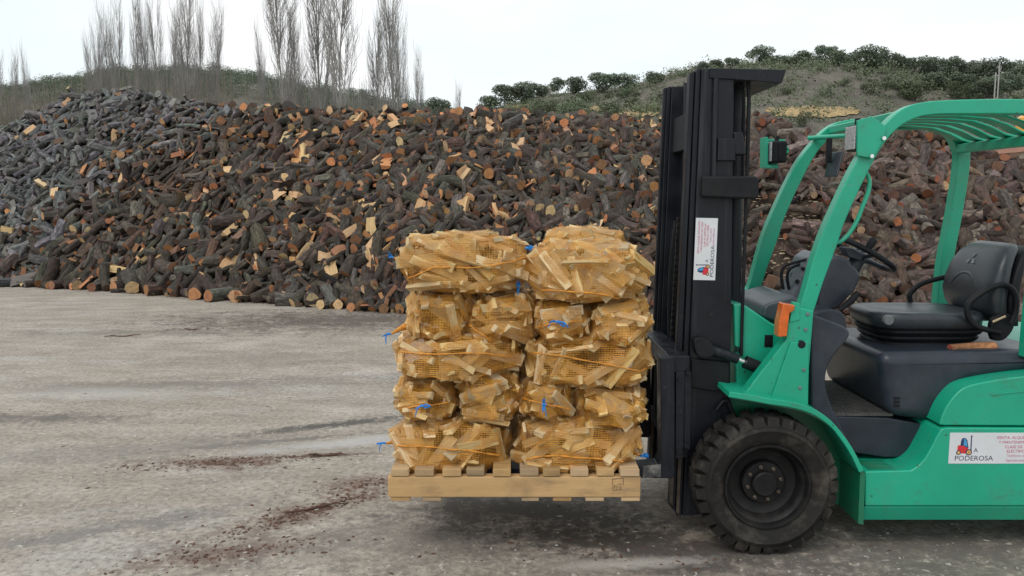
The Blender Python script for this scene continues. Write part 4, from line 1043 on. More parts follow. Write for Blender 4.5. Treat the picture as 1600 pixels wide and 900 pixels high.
for Yh in (YN + .035,):
    m = MB(); base_ = [P(a, b, YN + .035) for a, b in smoothp([(1352, 268), (1358, 280), (1357, 298), (1348, 322), (1338, 347), (1325, 367), (1312, 378), (1303, 378)], 4)]
    m.tube([Vector((p.x, Yh, p.z)) for p in base_], .0105, 10); m.build('grab_handle', M['green'], FL, smooth=R(50))
# --- headlights
prism('headlight_bracket', [(1340, 188), (1362, 181.5), (1385, 197), (1381, 218), (1364, 248), (1340, 243)], YN - .022, YN - .004, M['green'], .003)
m = MB()
for px, py in ((1381, 216), (1362, 244)):
    m = MB(); p = P(px, py, YN - .03); m.lathe((p.x, p.y, p.z), [(0, -.006), (.009, -.006), (.011, 0), (.011, .01)], 12); m.build('bracket_bolt', M['chrome'], FL, smooth=R(40))
def headlight(p, wx=.055, parent=FL):
    m = MB(); m.box(p, (wx, .13, .125)); hl_ = m.build('headlight', M['blackdull'], parent, .012, 3)
    m = MB(); m.box(p + Vector((-wx / 2 - .0035, 0, 0)), (.008, .112, .108)); m.build('lens', M['lens'], hl_, .003)
    m = MB()
    for q in range(4): m.box(p + Vector((wx / 2 + .003, 0, -.04 + .027 * q)), (.012, .11, .008))
    m.box(p + Vector((.0, -.067, 0)), (.018, .006, .09)); m.box(p + Vector((0, 0, .075)), (.018, .03, .035)); m.build('cooling_fin', M['blackdull'], hl_, .002)
headlight(P(1339, 216, YN + .065))
p = P(1214, 239, YFAR + .03)
m = MB()
prism('headlight_bracket', [(1200, 217), (1227, 218), (1234, 236), (1214, 259), (1201, 259)], YFAR + .075, YFAR + .09, M['green'], .003)
prism('headlight_bracket', [(1196, 262), (1216, 263), (1216, 258), (1200, 258), (1200, 214), (1196, 214)], YFAR - .03, YFAR + .075, M['green'], .002)
headlight(P(1213, 238, YFAR + .0), .085)
# --- interior mirror
m = MB(); m.box(P(1295, 235, 4.4), (.03, .02, .13)); arm = m.build('mirror_arm', M['blackdull'], FL, .004)
m = MB(); m.box(P(1303, 257, 4.38), (.018, .16, .14), Matrix.Rotation(R(12), 3, 'Y')); mir = m.build('mirror', M['plastic'], FL, .012, 3)
# --- beacon
p = P(1603, 196, 4.5); m = MB(); m.tube([p - Vector((0, 0, .045)), p, p + Vector((0, 0, .04)), p + Vector((0, 0, .06))], [.05, .05, .045, .02], 16); m.build('beacon', M['orange'], FL, smooth=R(40))
# --- near pillar foot, fender, wheel well
prism('pillar_foot', [(1163, 616), (1176, 598), (1228, 531), (1232, 500), (1250, 480), (1272, 486), (1265, 573), (1263, 634), (1240, 632)], YN - .03, YN + .05, M['green'], .008)
prism('pillar_gusset', [(1204, 626), (1236, 535), (1264, 533), (1263, 634)], YN - .042, YN - .031, M['green'], .004)
for px, py in ((1262, 491), (1259, 515), (1250, 606), (1256, 578)):
    m = MB(); m.lathe(tuple(P(px, py, YN - .045 if py > 530 else YN - .033)), [(0, -.004), (.006, -.004), (.0085, 0), (.0085, .012)], 10); m.build('foot_bolt', M['seatgrey'], FL, smooth=R(40))
m = MB(); m.lathe(tuple(P(1253, 538.5, YN - .045)), [(0, 0), (.016, 0), (.019, .003), (.019, .02)], 20); m.build('rubber_plug', M['blackdull'], FL, smooth=R(40))
xf_far = [(x, z) for x, z in pl([(1163, 616), (1228, 531), (1232, 500), (1250, 480), (1272, 486), (1265, 573), (1263, 634)], YN)]
m = MB(); m.prism(xf_far, YFAR - .05, YFAR + .03); m.build('pillar_foot', M['green'], FL, .008)
arc = smoothp([(1140, 612), (1172, 617), (1204, 623), (1232, 627), (1260, 634), (1284, 646), (1306, 665), (1332, 700), (1350, 736)], 3)
arc2 = [(a - 1.5, b + 9) for a, b in arc[:-6]] + [(a - 7, b + 3) for a, b in arc[-6:]]
fen = pl(arc + arc2[::-1], 3.735)
for ya, yb in ((3.735, 3.99), (4.61, 4.865)):
    m = MB(); m.prism(fen, ya, yb); m.build('fender', M['green'], FL, .004)
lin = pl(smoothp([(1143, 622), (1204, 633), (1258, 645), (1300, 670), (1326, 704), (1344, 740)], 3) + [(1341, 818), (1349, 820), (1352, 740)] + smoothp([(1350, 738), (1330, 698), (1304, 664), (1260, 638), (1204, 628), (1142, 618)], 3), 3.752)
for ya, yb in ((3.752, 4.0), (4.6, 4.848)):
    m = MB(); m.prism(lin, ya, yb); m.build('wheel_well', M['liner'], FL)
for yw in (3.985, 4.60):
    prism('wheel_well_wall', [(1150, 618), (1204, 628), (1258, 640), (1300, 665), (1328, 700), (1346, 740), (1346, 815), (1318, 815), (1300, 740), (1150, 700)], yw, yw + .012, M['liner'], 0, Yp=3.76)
prism('chassis', [(1150, 640), (1262, 640), (1300, 655), (1345, 700), (1345, 812), (1320, 800), (1240, 790), (1150, 775)], 4.0, 4.6, M['blackdull'], .01, Yp=3.9)
# --- wheels
def wheel(cx, yn, R_, w, flip=False):
    """tyre, rim, hub and bolts; outer face at yn, flip for the far side"""
    s = -1 if flip else 1; c = Vector((cx, yn, R_)); k = R_ / .338
    t = MB(); pr = [(.200, .020), (.212, .008), (.238, -.004), (.268, -.010), (.276, -.0145), (.282, -.010), (.298, -.003), (.307, .012), (.311, .03), (.312, w / 2), (.311, w - .03), (.307, w - .012), (.298, w + .003), (.268, w + .01), (.212, w - .008), (.200, w - .02)]
    t.lathe(c, [(r * k, s * y) for r, y in pr], 72)
    N = 29
    for i in range(N):
        for side in (0, 1):
            th = 2 * math.pi * (i + .5 * side) / N; ya, yb = (-.004, w * .52) if side == 0 else (w * .48, w + .004)
            vs = []
            for rr, ww, y_, sk in ((.296, .0285, ya - (.003 if side == 0 else 0), 0), (.338, .0245, ya + (.012 if side == 0 else 0), 0), (.300, .027, yb - (.004 if side else 0), .022 * (1 if side == 0 else -1)), (.338, .0235, yb - (.012 if side else 0), .022 * (1 if side == 0 else -1))):
                for q in (-1, 1):
                    an = th + (q * ww + sk) / rr; vs.append((c.x + rr * k * math.cos(an), c.y + s * y_, c.z + rr * k * math.sin(an)))
            t.add(vs, [(0, 1, 3, 2), (4, 6, 7, 5), (0, 2, 6, 4), (1, 5, 7, 3), (2, 3, 7, 6), (0, 4, 5, 1)])
    wh = empty('wheel', c - FL.location); wh.parent = FL
    t.build('tyre', M['rubber'], wh, smooth=R(38))
    r_ = MB(); r_.lathe(c, [(r * k, s * y) for r, y in [(.203, .022), (.207, .004), (.203, -.003), (.195, -.002), (.190, .006), (.186, .03), (.176, .040), (.168, .055), (.160, .085), (.135, .098), (.108, .098), (.106, .075), (.100, .066), (.062, .064), (.060, .040), (.054, .034), (.02, .034), (0, .036)]], 48)
    r_.build('rim', M['rim'], wh, smooth=R(35))
    for i in range(8):
        a = 2 * math.pi * (i + .3) / 8; q = Vector((c.x + .081 * k * math.cos(a), c.y + s * .066, c.z + .081 * k * math.sin(a))); b2 = MB()
        b2.tube([q, q + Vector((0, -s * .012, 0)), q + Vector((0, -s * .014, 0))], [.0095, .0095, .006], 6); b2.tube([q, q + Vector((0, -s * .022, 0))], .005, 6); b2.build('wheel_bolt', M['worn'], wh)
    return wh
wc = P(1200, 762, 3.72)
wheel(wc.x, 3.722, .338, .19); wheel(wc.x, 4.878, .338, .19, True)
xrw = wc.x + 1.62
wheel(xrw, 3.80, .27, .16); wheel(xrw, 4.80, .27, .16, True)
m = MB(); m.tube([(wc.x, 3.9, .338), (wc.x, 4.7, .338)], .09, 16); m.tube([(xrw, 3.95, .27), (xrw, 4.65, .27)], .06, 12); m.build('axle', M['blackdull'], FL, smooth=R(40))
# --- lower body with step, rear quarter, counterweight
step = smoothp([(1424, 735), (1441, 722), (1455, 700), (1464, 682), (1472, 670)], 4)
low = [(1352, 737)] + step + [(1480, 668.5), (1600, 669), (1760, 669), (1900, 672), (1932, 690), (1930, 760), (1868, 790), (1858, 745), (1830, 710), (1780, 694), (1730, 700), (1690, 730), (1672, 770), (1664, 791), (1352, 791)]
prism('body_panel', low, 3.765, 4.835, M['green'], .008)
m = MB(); q = pl([(1352, 792), (1664, 792)], 3.765); zb_ = P(1347, 817, 3.765).z
vs = [(q[0][0], 3.768, q[0][1]), (q[1][0], 3.768, q[1][1]), (q[1][0], 3.80, zb_), (q[0][0] - .015, 3.80, zb_), (q[0][0], 4.832, q[0][1]), (q[1][0], 4.832, q[1][1]), (q[1][0], 4.80, zb_), (q[0][0] - .015, 4.80, zb_)]
m.add(vs, [(0, 1, 2, 3), (7, 6, 5, 4), (0, 4, 5, 1), (3, 2, 6, 7), (0, 3, 7, 4), (1, 5, 6, 2)]); m.build('lower_skirt', M['green'], FL, .004)
# step tread sunk on the step
m = MB(); qa, qb = P(1356, 737, 3.77), P(1422, 737, 3.77); zst = P(1400, 737, 3.765).z
for i in range(7): m.box(((qa.x + qb.x) / 2, 3.79 + .022 * i, zst + .002), (qb.x - qa.x - .02, .012, .005))
m.build('step_tread', M['liner'], FL)
quarter = [(1468, 664)] + smoothp([(1472, 650), (1480, 634), (1494, 616), (1511, 604), (1544, 596), (1600, 588), (1700, 580), (1800, 574), (1880, 578), (1918, 600), (1934, 640), (1934, 664)], 3) + [(1930, 667), (1600, 665.5), (1476, 665)]
prism('rear_quarter', quarter, 3.78, 4.82, M['green'], .02, seg=4)
prism('quarter_trim', [(1549, 616), (1600, 610), (1700, 603), (1700, 605), (1600, 612.5), (1549, 618)], 3.776, 3.79, M['green'], .001)
cw = [(1640, 600), (1655, 560), (1700, 545), (1840, 548), (1905, 565), (1930, 600)]
prism('counterweight', cw, 3.84, 4.76, M['green'], .03, seg=3)
# --- hood, floor, side panels
hoodp = [(1390, 652), (1375, 552), (1600, 548), (1660, 548), (1660, 586), (1600, 585)] + smoothp([(1549, 593), (1513, 601), (1489, 618), (1474, 644), (1456, 659), (1430, 657)], 3)
prism('hood', hoodp, 3.895, 4.72, M['plastic'], .085, seg=6)
m = MB()
for q in range(3):
    A = P(1395, 622 + 6 * q, 3.893); m.box(A + Vector((.02, 0, 0)), (.03, .008, .009))
m.build('hood_vent', M['blackdull'], FL, .002)
stepp = [(1302, 650), (1388, 653), (1464, 667), (1460, 684), (1448, 702), (1428, 714), (1384, 715), (1335, 708)]
prism('floor_side_panel', stepp, 3.93, 4.67, M['plastic'], .008, seg=3)
zfl = P(1340, 649.5, 3.93).z; xa_, xb_ = P(1285, 650, 3.93).x, P(1395, 650, 3.93).x
m = MB(); m.box(((xa_ + xb_) / 2, 4.3, zfl + .004), (xb_ - xa_, .74, .012))
for q in range(18): m.box((xa_ + (xb_ - xa_) * (q + .5) / 18, 4.3, zfl + .012), ((xb_ - xa_) / 40, .72, .006))
m.build('floor_mat', M['mat'], FL)
lobe = smoothp([(1266, 490), (1292, 499), (1318, 510), (1328, 521), (1321, 535), (1303, 556), (1292, 580), (1291, 606), (1300, 634), (1314, 664), (1338, 708)], 3) + [(1326, 704), (1300, 664), (1268, 641)]
prism('side_cowl', lobe, YN + .02, YN + .10, M['plastic'], .012, seg=3)
m = MB(); m.prism(pl(lobe, YN + .02), 4.66, 4.74); m.build('side_cowl', M['plastic'], FL, .012, 3)
# --- front cowl, dash, levers
cowl = [(1146, 474), (1166, 478), (1206, 505), (1240, 520), (1268, 528), (1268, 650), (1152, 650)]
prism('front_cowl', cowl, 3.99, 4.62, M['green'], .012, seg=3)
m = MB()
for q in range(3):
    for j in range(2): m.box(P(1198.5 + 5.5 * j, 527 + 5.5 * q, 3.988), (.013, .006, .013))
m.box(P(1201, 533, 3.990), (.042, .004, .062)); m.build('cowl_vent', M['blackdull'], FL, .001)
m = MB()
for q in range(4): m.box(P(1148.5 + q * 2.2, 545 + q * .5, 3.988), (.004, .006, .03))
m.build('cowl_louver', M['blackdull'], FL)
prism('instrument_cowl', [(1191, 496), (1193, 480), (1200, 474), (1238, 462), (1258, 470), (1258, 512), (1230, 510)], 4.08, 4.60, M['cowlgrey'], .018, seg=3)
m = MB(); A = [P(1198, 473, 4.1), P(1240, 461, 4.1)]
prism('dash_side', [(1236, 468), (1262, 404), (1276, 394), (1300, 400), (1300, 480), (1250, 486)], 4.34, 4.56, M['greyplastic'], .012, seg=3)
m = MB()
for px, py, s_ in ((1255, 420, .011), (1246, 440, .012), (1257, 443, .009)): m.lathe(tuple(P(px, py, 4.336)), [(0, 0), (s_, 0), (s_, .01)], 10)
m.build('dash_button', M['blackdull'], FL)
prism('steering_column', [(1276, 486), (1284, 440), (1298, 402), (1312, 398), (1326, 405), (1342, 424), (1347, 434), (1336, 455), (1322, 470), (1308, 484)], 4.16, 4.46, M['plastic'], .02, seg=3)
prism('column_foot', smoothp([(1262, 520), (1268, 494), (1290, 484), (1312, 486), (1322, 498), (1324, 518)], 3), 4.0, 4.4, M['plastic'], .01)
m = MB(); m.tube([P(1312, 484, 4.1), P(1330, 470, 4.1), P(1341, 457, 4.1)], [.012, .018, .015], 10); m.build('parking_brake', M['blackdull'], FL, smooth=R(50))
for i, (dx, dy) in enumerate(((0, 0), (9, 3), (16, 7))):
    tubep('lever', smoothp([(1224 + dx, 452), (1221 + dx, 434 + dy * .4), (1223 + dx, 420 + dy), (1232 + dx, 413 + dy), (1262 + dx * .5, 405 + dy * .7)], 3), 4.36 + .06 * i, .0085, M['blackdull'])
# steering wheel
c = P(1346, 395, 4.3); dx_ = Vector((.865, 0, -.50)); nrm_ = Vector((.50, 0, .865)); sw = empty('steering_wheel', c - FL.location); sw.parent = FL
m = MB(); ring = [c + dx_ * math.cos(t) * .178 + Vector((0, 1, 0)) * math.sin(t) * .178 for t in np.linspace(0, 2 * math.pi, 41)]; m.tube(ring, .0155, 10, cap=False); m.build('rim', M['blackdull'], sw, smooth=R(60))
m = MB()
for t in (R(90), R(-90), R(20)): m.tube([c - nrm_ * .03, c - nrm_ * .012 + (dx_ * math.cos(t) + Vector((0, 1, 0)) * math.sin(t)) * .09, c + (dx_ * math.cos(t) + Vector((0, 1, 0)) * math.sin(t)) * .172], [.024, .016, .012], 8)
m.build('spoke', M['plastic'], sw, smooth=R(60))
m = MB(); m.tube([c - nrm_ * .12, c - nrm_ * .03, c + nrm_ * .012, c + nrm_ * .018], [.045, .042, .036, .02], 14); m.build('hub', M['plastic'], sw, smooth=R(40))
m = MB(); k_ = c - dx_ * .05 + Vector((0, -.165, 0)); m.tube([k_, k_ + nrm_ * .03, k_ + nrm_ * .06, k_ + nrm_ * .07], [.012, .02, .022, .012], 10); m.build('spinner_knob', M['blackdull'], sw, smooth=R(60))
prism('column_switch', [(1318, 386), (1334, 388), (1352, 398), (1346, 408), (1326, 402)], 4.22, 4.30, M['plastic'], .008)
# --- seat
seat = empty('seat', P(1470, 550, 4.29) - FL.location); seat.parent = FL
m = MB(); zA = P(1450, 489, 4.06).z; zB = P(1450, 516, 4.06).z; xA, xB = P(1374, 500, 4.06).x, P(1552, 500, 4.06).x; yv = Vector((0, 1, 0)); xv = Vector((1, 0, 0))
secs = []
for z, gx, gy in ((zB, -.02, -.015), (zB + .012, 0, 0), (zA - .035, .006, .004), (zA - .012, 0, 0), (zA - .003, -.02, -.02), (zA - .004, -.07, -.07), (zA - .012, -.12, -.10)):
    secs.append((Vector(((xA + xB) / 2, 4.29, z)), xv, yv, (xB - xA) / 2 + gx, .232 + gy))
m.loft(secs, 36, 4.2); m.build('cushion', M['vinyl'], seat, smooth=R(60))
m = MB(); zc = P(1450, 546, 4.06).z
for i in range(3):
    zz = zB - (zB - zc) * (i + .5) / 3; hh = (zB - zc) / 6 * .95; sh_ = -.004 - .014 * i
    m.loft([(Vector(((xA + xB) / 2 + .015, 4.29, zz - hh)), xv, yv, (xB - xA) / 2 + sh_ - .012, .225 + sh_ - .012), (Vector(((xA + xB) / 2 + .015, 4.29, zz)), xv, yv, (xB - xA) / 2 + sh_, .225 + sh_), (Vector(((xA + xB) / 2 + .015, 4.29, zz + hh)), xv, yv, (xB - xA) / 2 + sh_ - .012, .225 + sh_ - .012)], 28, 4.5)
m.build('suspension_bellows', M['blackdull'], seat, smooth=R(40))
cb = [(1529, 497, .21, .045), (1522, 478, .24, .06), (1520, 458, .252, .062), (1524, 436, .25, .058), (1532, 412, .236, .052), (1541, 396, .215, .048), (1552, 385, .185, .042), (1558, 379, .15, .026)]
secs = []
for px, py, hy, hx in cb: secs.append((P(px, py, 4.29), xv + Vector((0, 0, -.25)), yv, hx, hy))
m = MB(); m.loft(secs, 32, 3.4); m.build('backrest', M['vinyl'], seat, smooth=R(70))
secs = [(P(px, py, 4.29) + Vector((.075, 0, -.012)), xv, yv, hx * .55, hy * .96) for px, py, hy, hx in cb]
m = MB(); m.loft(secs, 28, 5); m.build('back_shell', M['blackdull'], seat, smooth=R(60))
def onback(px, py):                # front face of the backrest
    z = P(px, py, 4.29).z; zs_ = [P(a, b, 4.29) for a, b, *_ in cb]; x = float(np.interp(z, [q.z for q in zs_], [q.x - h * 1.02 for q, (_, _, _, h) in zip(zs_, cb)])); return x, z
m = MB()                          # raised lumbar arch
pts3 = []
for t in np.linspace(0, math.pi, 19):
    yy = 4.29 - .15 * math.cos(t); z = P(1500, 474, 4.29).z + .165 * math.sin(t); zs_ = [P(a, b, 4.29) for a, b, *_ in cb]; x = float(np.interp(z, [q.z for q in zs_], [q.x - h for q, (_, _, _, h) in zip(zs_, cb)])); pts3.append((x + .002 + .02 * abs(math.cos(t)) ** 6, yy, z))
m.tube(pts3, .0115, 8); m.build('backrest_piping', M['vinyl'], seat, smooth=R(60))
m = MB(); ze = P(1500, 404, 4.29).z                         # three-diamond emblem
zs_ = [P(a, b, 4.29) for a, b, *_ in cb]
for t in (90, 210, 330):
    a = R(t); dy, dz = math.cos(a), math.sin(a); vs = []
    for l, w in ((.005, 0), (.024, .011), (.043, 0), (.024, -.011)):
        yy = dy * l - dz * w; zz = ze + dz * l + dy * w; x = float(np.interp(zz, [q.z for q in zs_], [q.x - h for q, (_, _, _, h) in zip(zs_, cb)])); vs += [(x - .012, 4.29 + yy, zz), (x + .02, 4.29 + yy, zz)]
    m.add(vs, [(0, 2, 4, 6), (7, 5, 3, 1), (0, 1, 3, 2), (2, 3, 5, 4), (4, 5, 7, 6), (6, 7, 1, 0)])
m.build('emblem', M['seatgrey'], seat)
near = smoothp([(1562, 520), (1532, 512), (1516, 500), (1511, 482), (1520, 468), (1544, 452), (1566, 445), (1580, 450), (1588, 466), (1587, 488), (1580, 506)], 4)
m = MB(); m.tube([P(a, b, 4.03) for a, b in near], .0145, 10); m.build('armrest', M['blackdull'], seat, smooth=R(60))
far = smoothp([(1424, 474), (1421, 463), (1427, 453), (1443, 442), (1478, 433), (1505, 431)], 4)
m = MB(); m.tube([P(a, b, 4.56) for a, b in far], .0145, 10); m.build('armrest', M['blackdull'], seat, smooth=R(60))
prism('recliner_cover', smoothp([(1548, 520), (1552, 500), (1570, 488), (1586, 500), (1582, 518), (1568, 532), (1552, 532)], 3), 4.045, 4.085, M['blackdull'], .008, seat)
m = MB(); m.tube([P(1551, 503, 4.035), P(1571, 494, 4.035)], .006, 6); m.build('recliner_lever', M['chippale'], seat)
m = MB(); c = P(1387, 500, 4.055); m.lathe(tuple(c + Vector((0, -.02, 0))), [(0, 0), (.022, .001), (.026, .008), (.024, .03)], 18); m.build('weight_knob', M['seatgrey'], seat, smooth=R(40))
# --- turn signal
prism('turn_signal', [(1224, 474), (1243, 477), (1241, 485), (1234, 490), (1230, 526), (1216, 527), (1217, 505)], YN - .05, YN + .02, M['amber'], .006)
prism('signal_bracket', [(1240, 472), (1250, 474), (1250, 500), (1234, 504), (1236, 488)], YN - .035, YN + .0, M['green'], .003)
# --- mast
def bars(name, top, bot, ya, yb, mat, bevel=.004, Yp=None):
    return prism(name, [top[0], top[1], bot[1], bot[0]], ya, yb, mat, bevel, Yp=Yp)
bars('mast_channel', ((1097, 107), (1147, 108)), ((1067, 806), (1139, 801)), 3.965, 4.06, M['black'])
bars('mast_rail', ((1088, 108), (1095.5, 106)), ((1057, 806), (1065, 806)), 3.985, 4.06, M['black'])
bars('mast_rail', ((1078, 114), (1086, 110)), ((1046, 790), (1055, 800)), 4.0, 4.06, M['black'])
bars('wear_strip', ((1066, 560), (1072, 560)), ((1056.5, 800), (1061, 804)), 3.9835, 3.99, M['worn'], 0)
bars('wear_strip', ((1054, 600), (1060, 600)), ((1046, 785), (1051, 790)), 3.9985, 4.005, M['worn'], 0)
bars('mast_channel', ((1050, 135), (1083, 134)), ((1024, 722), (1062, 722)), 4.57, 4.65, M['black'], Yp=4.57)
bars('mast_rail', ((1043, 136), (1049, 134)), ((1017, 722), (1023, 722)), 4.59, 4.65, M['black'], Yp=4.59)
bars('mast_rail', ((1037, 138), (1042, 136)), ((1012, 722), (1016, 722)), 4.61, 4.65, M['black'], Yp=4.61)
bars('wear_strip', ((1017, 640), (1023, 640)), ((1013, 722), (1019, 722)), 4.58, 4.588, M['worn'], 0, Yp=4.58)
prism('mast_crosshead', [(1109, 106), (1229, 108.5), (1222, 130), (1147, 124), (1109, 122)], 3.955, 4.5, M['black'], .004)
for za, zb2, ya in ((170, 230, 4.06), (640, 700, 4.06)): prism('mast_tie', [(1085, za), (1125, za), (1122, zb2), (1082, zb2)], ya, 4.57, M['blackdull'], .005)
prism('mast_guide', [(1098, 275), (1183, 275), (1187, 281), (1186, 308), (1180, 311), (1098, 308)], 3.925, 4.3, M['blackdull'], .014, seg=3)
prism('mast_guide', [(1122, 216), (1150, 216), (1149, 251), (1121, 251)], 3.94, 3.968, M['black'], .004)
prism('mast_guide', [(1146, 206), (1160, 205), (1166, 230), (1166, 242), (1148, 242)], 3.96, 4.05, M['black'], .008)
tubep('lift_pipe', [(1119, 122), (1117.5, 160), (1115, 276)], 3.95, .012, M['black'])
tubep('lift_cylinder', [(1150, 125, 4.2), (1146, 400, 4.2), (1140, 740, 4.2)], 4.2, .042, M['black'], n=16)
tubep('lift_cylinder', [(1078, 130, 4.5), (1074, 400, 4.5), (1066, 690, 4.5)], 4.5, .035, M['black'], n=16)
tubep('hose', smoothp([(1150, 118), (1164, 122), (1170, 140), (1169, 200), (1167, 285)], 4), 4.02, .010, M['blackdull'])
tubep('hose', smoothp([(1152, 132), (1160, 140), (1162, 170), (1160, 285)], 4), 4.08, .010, M['blackdull'])
tubep('hose', smoothp([(1166, 300), (1163, 400), (1160, 480), (1158, 556)], 4), 3.975, .0085, M['blackdull'])
tubep('hose', smoothp([(1056, 345), (1048, 420), (1046, 520), (1050, 560)], 4), 4.40, .012, M['blackdull'])
m = MB()
for q in range(44):
    a = P(1060 - q * .28, 342 + q * 5, 4.3); m.box(a, (.016, .010 if q % 2 else .022, .017))
m.build('lift_chain', M['rim'], FL, .002)
# tilt cylinder
prism('tilt_lug', smoothp([(1084, 532), (1094, 527), (1108, 533), (1118, 546), (1114, 556), (1100, 560), (1088, 552), (1084, 532)], 2)[:-1], 3.90, 3.97, M['blackdull'], .006)
m = MB(); m.tube([P(1106, 546, 3.93), P(1128, 552, 3.93), P(1153, 561, 3.93)], [.028, .026, .024], 14); m.build('tilt_cylinder', M['black'], FL, smooth=R(40))
m = MB(); m.tube([P(1150, 560, 3.93), P(1172, 569, 3.93)], .013, 12); m.build('tilt_rod', M['chrome'], FL, smooth=R(40))
m = MB(); m.tube([P(1164, 565.5, 3.93), P(1204, 582, 3.93)], .032, 16); m.build('tilt_sleeve', M['blackdull'], FL, smooth=R(40))
prism('mast_bracket', [(1080, 560), (1140, 566), (1140, 604), (1120, 612), (1080, 606)], 3.945, 3.97, M['blackdull'], .006)
for i, y_ in enumerate((4.02, 4.08)): tubep('hose', smoothp([(1120, 640), (1135, 625), (1146, 648), (1160, 665)], 3), y_ - .08, .011, M['blackdull'])
# carriage and forks
def fork(y):
    pts_ = [(1032, 560), (1054, 558), (1055, 742), (1050, 748), (1000, 747), (640, 741), (618, 736), (640, 732), (1000, 729), (1028, 727), (1033, 715)]
    m = MB(); m.prism(pl(pts_, 3.82), y, y + .11); return m.build('fork', M['black'], FL, .005)
fork(3.82); fork(4.50)
m = MB(); q = pl([(1004, 727.6), (1032, 725), (1032, 745), (1004, 746)], 3.82); m.prism([(a + .001, b) for a, b in q], 3.8165, 3.8185); m.build('fork_wear', plain('scuffed_fork', (.05, .05, .052), .5, 0, .9, 40, .2, dust=((.45, .44, .42), .8)), FL)
prism('carriage_plate', [(1056, 582), (1070, 582), (1068, 717), (1055, 717)], 3.835, 3.88, M['black'], .004)
prism('carriage_plate', [(1069, 583), (1081, 585), (1079, 703), (1068, 703)], 3.85, 3.90, M['black'], .004)
m = MB()
for px, py in ((1076, 583), (1063, 594), (1062, 706), (1073, 697)):
    m = MB(); m.lathe(tuple(P(px, py, 3.828)), [(0, 0), (.012, 0), (.014, .004), (.014, .03)], 12); m.build('carriage_bolt', M['blackdull'], FL, smooth=R(40))

prism('carriage_bar', [(1044, 556), (1078, 556), (1078, 584), (1044, 584)], 3.85, 4.78, M['black'], .006)
prism('carriage_bar', [(1054, 690), (1076, 690), (1076, 716), (1054, 716)], 3.89, 4.78, M['black'], .006)
for y_ in (4.12, 4.42): prism('carriage_post', [(1054, 560), (1074, 560), (1072, 700), (1052, 700)], y_, y_ + .05, M['blackdull'], .004, Yp=3.9)
# --- stickers
def sticker(o, ux, up, w, h, lines, nrm):
    """a white printed plate: o lower-left corner, ux text direction, up, printed face towards nrm"""
    o = Vector(o); ux = Vector(ux); up = Vector(up); nrm = Vector(nrm)
    def q(a, b, d=0): return o + ux * a * w + up * b * h + nrm * d
    m = MB(); m.add([q(0, 0, .001), q(1, 0, .001), q(1, 1, .001), q(0, 1, .001), q(0, 0, -.003), q(1, 0, -.003), q(1, 1, -.003), q(0, 1, -.003)], [(0, 1, 2, 3), (7, 6, 5, 4), (0, 4, 5, 1), (1, 5, 6, 2), (2, 6, 7, 3), (3, 7, 4, 0)])
    st = m.build('sticker', M['white'], FL)
    def poly(pts_, mat, d, name='logo'):
        m = MB(); m.add([q(a, b, d) for a, b in pts_], [tuple(range(len(pts_)))]); m.build(name, mat, st)
    asp = h / w
    def disc(cx, cy, r, mat, d): poly([(cx + r * asp * math.cos(t), cy + r * math.sin(t)) for t in np.linspace(0, 6.283, 19)[:-1]], mat, d)
    lx = lines['logo']; sx = lines['logow']        # a small red forklift with blue cab and dark mast
    def L(pts_): return [(lx + a * sx, b) for a, b in pts_]
    poly(L([(.05, .37), (.05, .55), (.12, .60), (.45, .58), (.72, .50), (.74, .36), (.60, .33), (.25, .33)]), M['lred'], .0016)
    poly(L([(.22, .58), (.26, .76), (.34, .83), (.52, .83), (.64, .76), (.74, .50), (.58, .53), (.45, .58)]), M['lnavy'], .0018)
    poly(L([(.42, .60), (.42, .81), (.52, .80), (.60, .72), (.66, .55)]), M['lblue'], .0022)
    poly(L([(.86, .33), (.86, .90), (.92, .90), (.94, .33)]), M['lnavy'], .0018); poly(L([(.84, .88), (.84, .91), (.96, .91), (.96, .88)]), M['lnavy'], .0020)
    disc(lx + .13 * sx, .36, .075, M['lnavy'], .0022); disc(lx + .13 * sx, .36, .045, M['lyellow'], .0026)
    disc(lx + .77 * sx, .37, .100, M['lnavy'], .0022); disc(lx + .77 * sx, .37, .066, M['lyellow'], .0026); disc(lx + .77 * sx, .37, .02, M['lnavy'], .003)
    Rm = Matrix((ux, up, nrm)).transposed().to_4x4()
    for body, a, b, size, mat, al, width in lines['text']:
        cu = bpy.data.curves.new('lettering', 'FONT'); cu.body = body; cu.size = size * h; cu.align_x = al; cu.materials.append(mat); cu.resolution_u = 3; cu.fill_mode = 'FRONT'
        tmp = bpy.data.objects.new('lettering', cu); COL.objects.link(tmp); bpy.context.view_layer.update()
        tm = bpy.data.meshes.new_from_object(tmp.evaluated_get(bpy.context.evaluated_depsgraph_get())); bpy.data.objects.remove(tmp)
        tm.materials.clear(); tm.materials.append(mat)
        ob = bpy.data.objects.new('lettering', tm); COL.objects.link(ob); ob.parent = st
        ob.matrix_local = Matrix.Translation(q(a, b, .0016) - org(st)) @ Rm @ Matrix.Diagonal((width, 1, 1, 1))
o = P(1482, 724.5, 3.762); o2 = P(1486.5, 676.3, 3.762); e = P(1600, 726.5, 3.762)
hh = o2.z - o.z; ww = (e.x - o.x) * 1.62
T = lambda s1: [('LA'[1], .1985 * s1 + .0, .375, .20, M['ink'], 'LEFT', 1.0)]
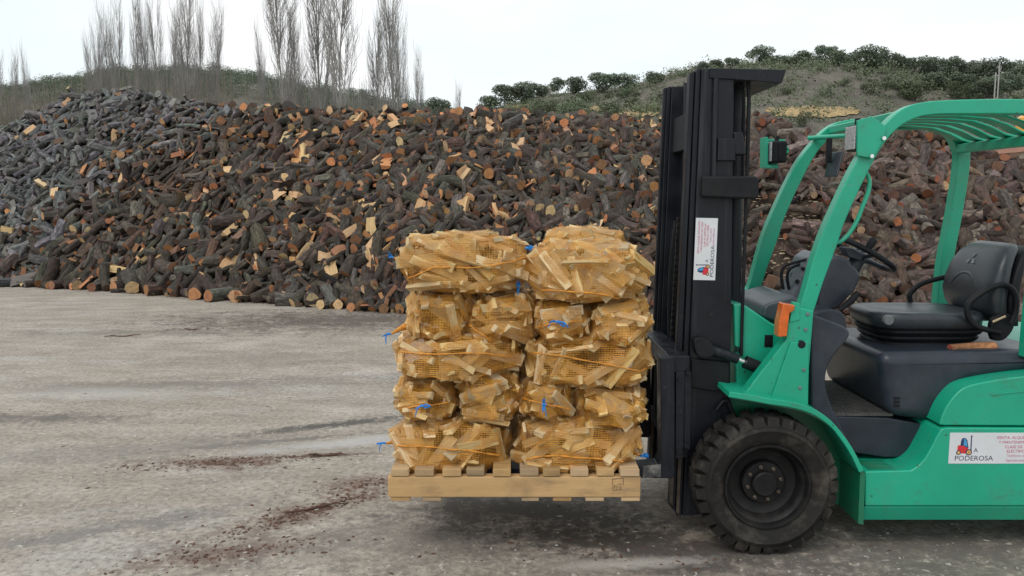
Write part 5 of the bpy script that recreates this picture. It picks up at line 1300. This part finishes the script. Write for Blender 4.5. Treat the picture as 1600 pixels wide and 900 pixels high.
sticker((o.x, 3.7645, o.z), (1, 0, 0), (0, 0, 1), ww, hh, dict(logo=.060, logow=.130, text=[('A', .2, .37, .19, M['ink'], 'LEFT', 1.05), ('PODEROSA', .046, .10, .225, M['ink'], 'LEFT', 1.06),
    ('VENTA, ALQUILER, REPARACIÓN', .63, .80, .13, M['inkred'], 'CENTER', 1.0), ('Y MANTENIMIENTO EN TODA', .63, .65, .13, M['inkred'], 'CENTER', 1.0), ('CLASE DE CARRETILLAS', .63, .50, .13, M['inkred'], 'CENTER', 1.0), ('ELÉCTRICAS Y DIÉSEL', .63, .36, .13, M['inkred'], 'CENTER', 1.0),
    ('Teléfono: 658 60', .58, .22, .12, M['inkpink'], 'CENTER', 1.0), ('lapoderosa@hotmail', .60, .07, .12, M['inkpink'], 'CENTER', 1.0)]), (0, -1, 0))
o = P(1117.5, 438, 3.962); o2 = P(1083.5, 437, 3.962); top_ = P(1122, 341, 3.962)
upv = (o2 - o); hgt = upv.length; uxv = (top_ - o); wid = uxv.length; uxv.normalize(); nv = Vector((0, -1, 0)); uxv.y = 0; uxv.normalize(); upv = nv.cross(uxv)
sticker((o.x, 3.9645, o.z), uxv, upv, wid, hgt, dict(logo=.075, logow=.19, text=[('A', .29, .36, .19, M['ink'], 'LEFT', 1.05), ('PODEROSA', .05, .10, .225, M['ink'], 'LEFT', 1.25),
    ('VENTA, ALQUILER, REPARACIÓN', .69, .80, .12, M['inkred'], 'CENTER', .85), ('Y MANTENIMIENTO EN TODA', .69, .66, .12, M['inkred'], 'CENTER', .85), ('CLASE DE CARRETILLAS', .72, .52, .12, M['inkred'], 'CENTER', .85), ('ELÉCTRICAS Y DIÉSEL', .72, .39, .12, M['inkred'], 'CENTER', .85),
    ('Teléfono: 658 60', .72, .26, .11, M['inkpink'], 'CENTER', .85), ('lapoderosa@hotmail', .70, .13, .11, M['inkpink'], 'CENTER', .85)]), (0, -1, 0))

# ------------------------------------------------------------------ the wood chunk left on the hood
A, B = P(1484, 553, 3.98), P(1552, 549, 4.0); A.z += .022; B.z += .022; dd = (B - A); v, f, mi = log_geo(dd.length, .025, 9, 5, g)
d = np.array(dd.normalized()); yv_ = np.cross([0, 0, 1], d); yv_ /= np.linalg.norm(yv_); zv_ = np.cross(d, yv_); cc = np.array((A + B) / 2)
me = bpy.data.meshes.new('wood_chunk'); me.from_pydata((v @ np.stack([d, yv_, zv_], 1).T).tolist(), [], f)
for m_ in (BARK, CUT, SPLIT): me.materials.append(m_)
me.polygons.foreach_set('material_index', np.asarray(mi, dtype=np.int32)); attrs(me, v, [[.33, .15, .07, 1]] * len(v), [[.45, .10, .06, 1]] * len(v)); me.shade_smooth(); me.set_sharp_from_angle(angle=R(48))
o = bpy.data.objects.new('wood_chunk', me); COL.objects.link(o); o.location = cc; tag(o, 'small reddish brown piece of wood left on the forklift hood beside the seat', 'wood chunk')
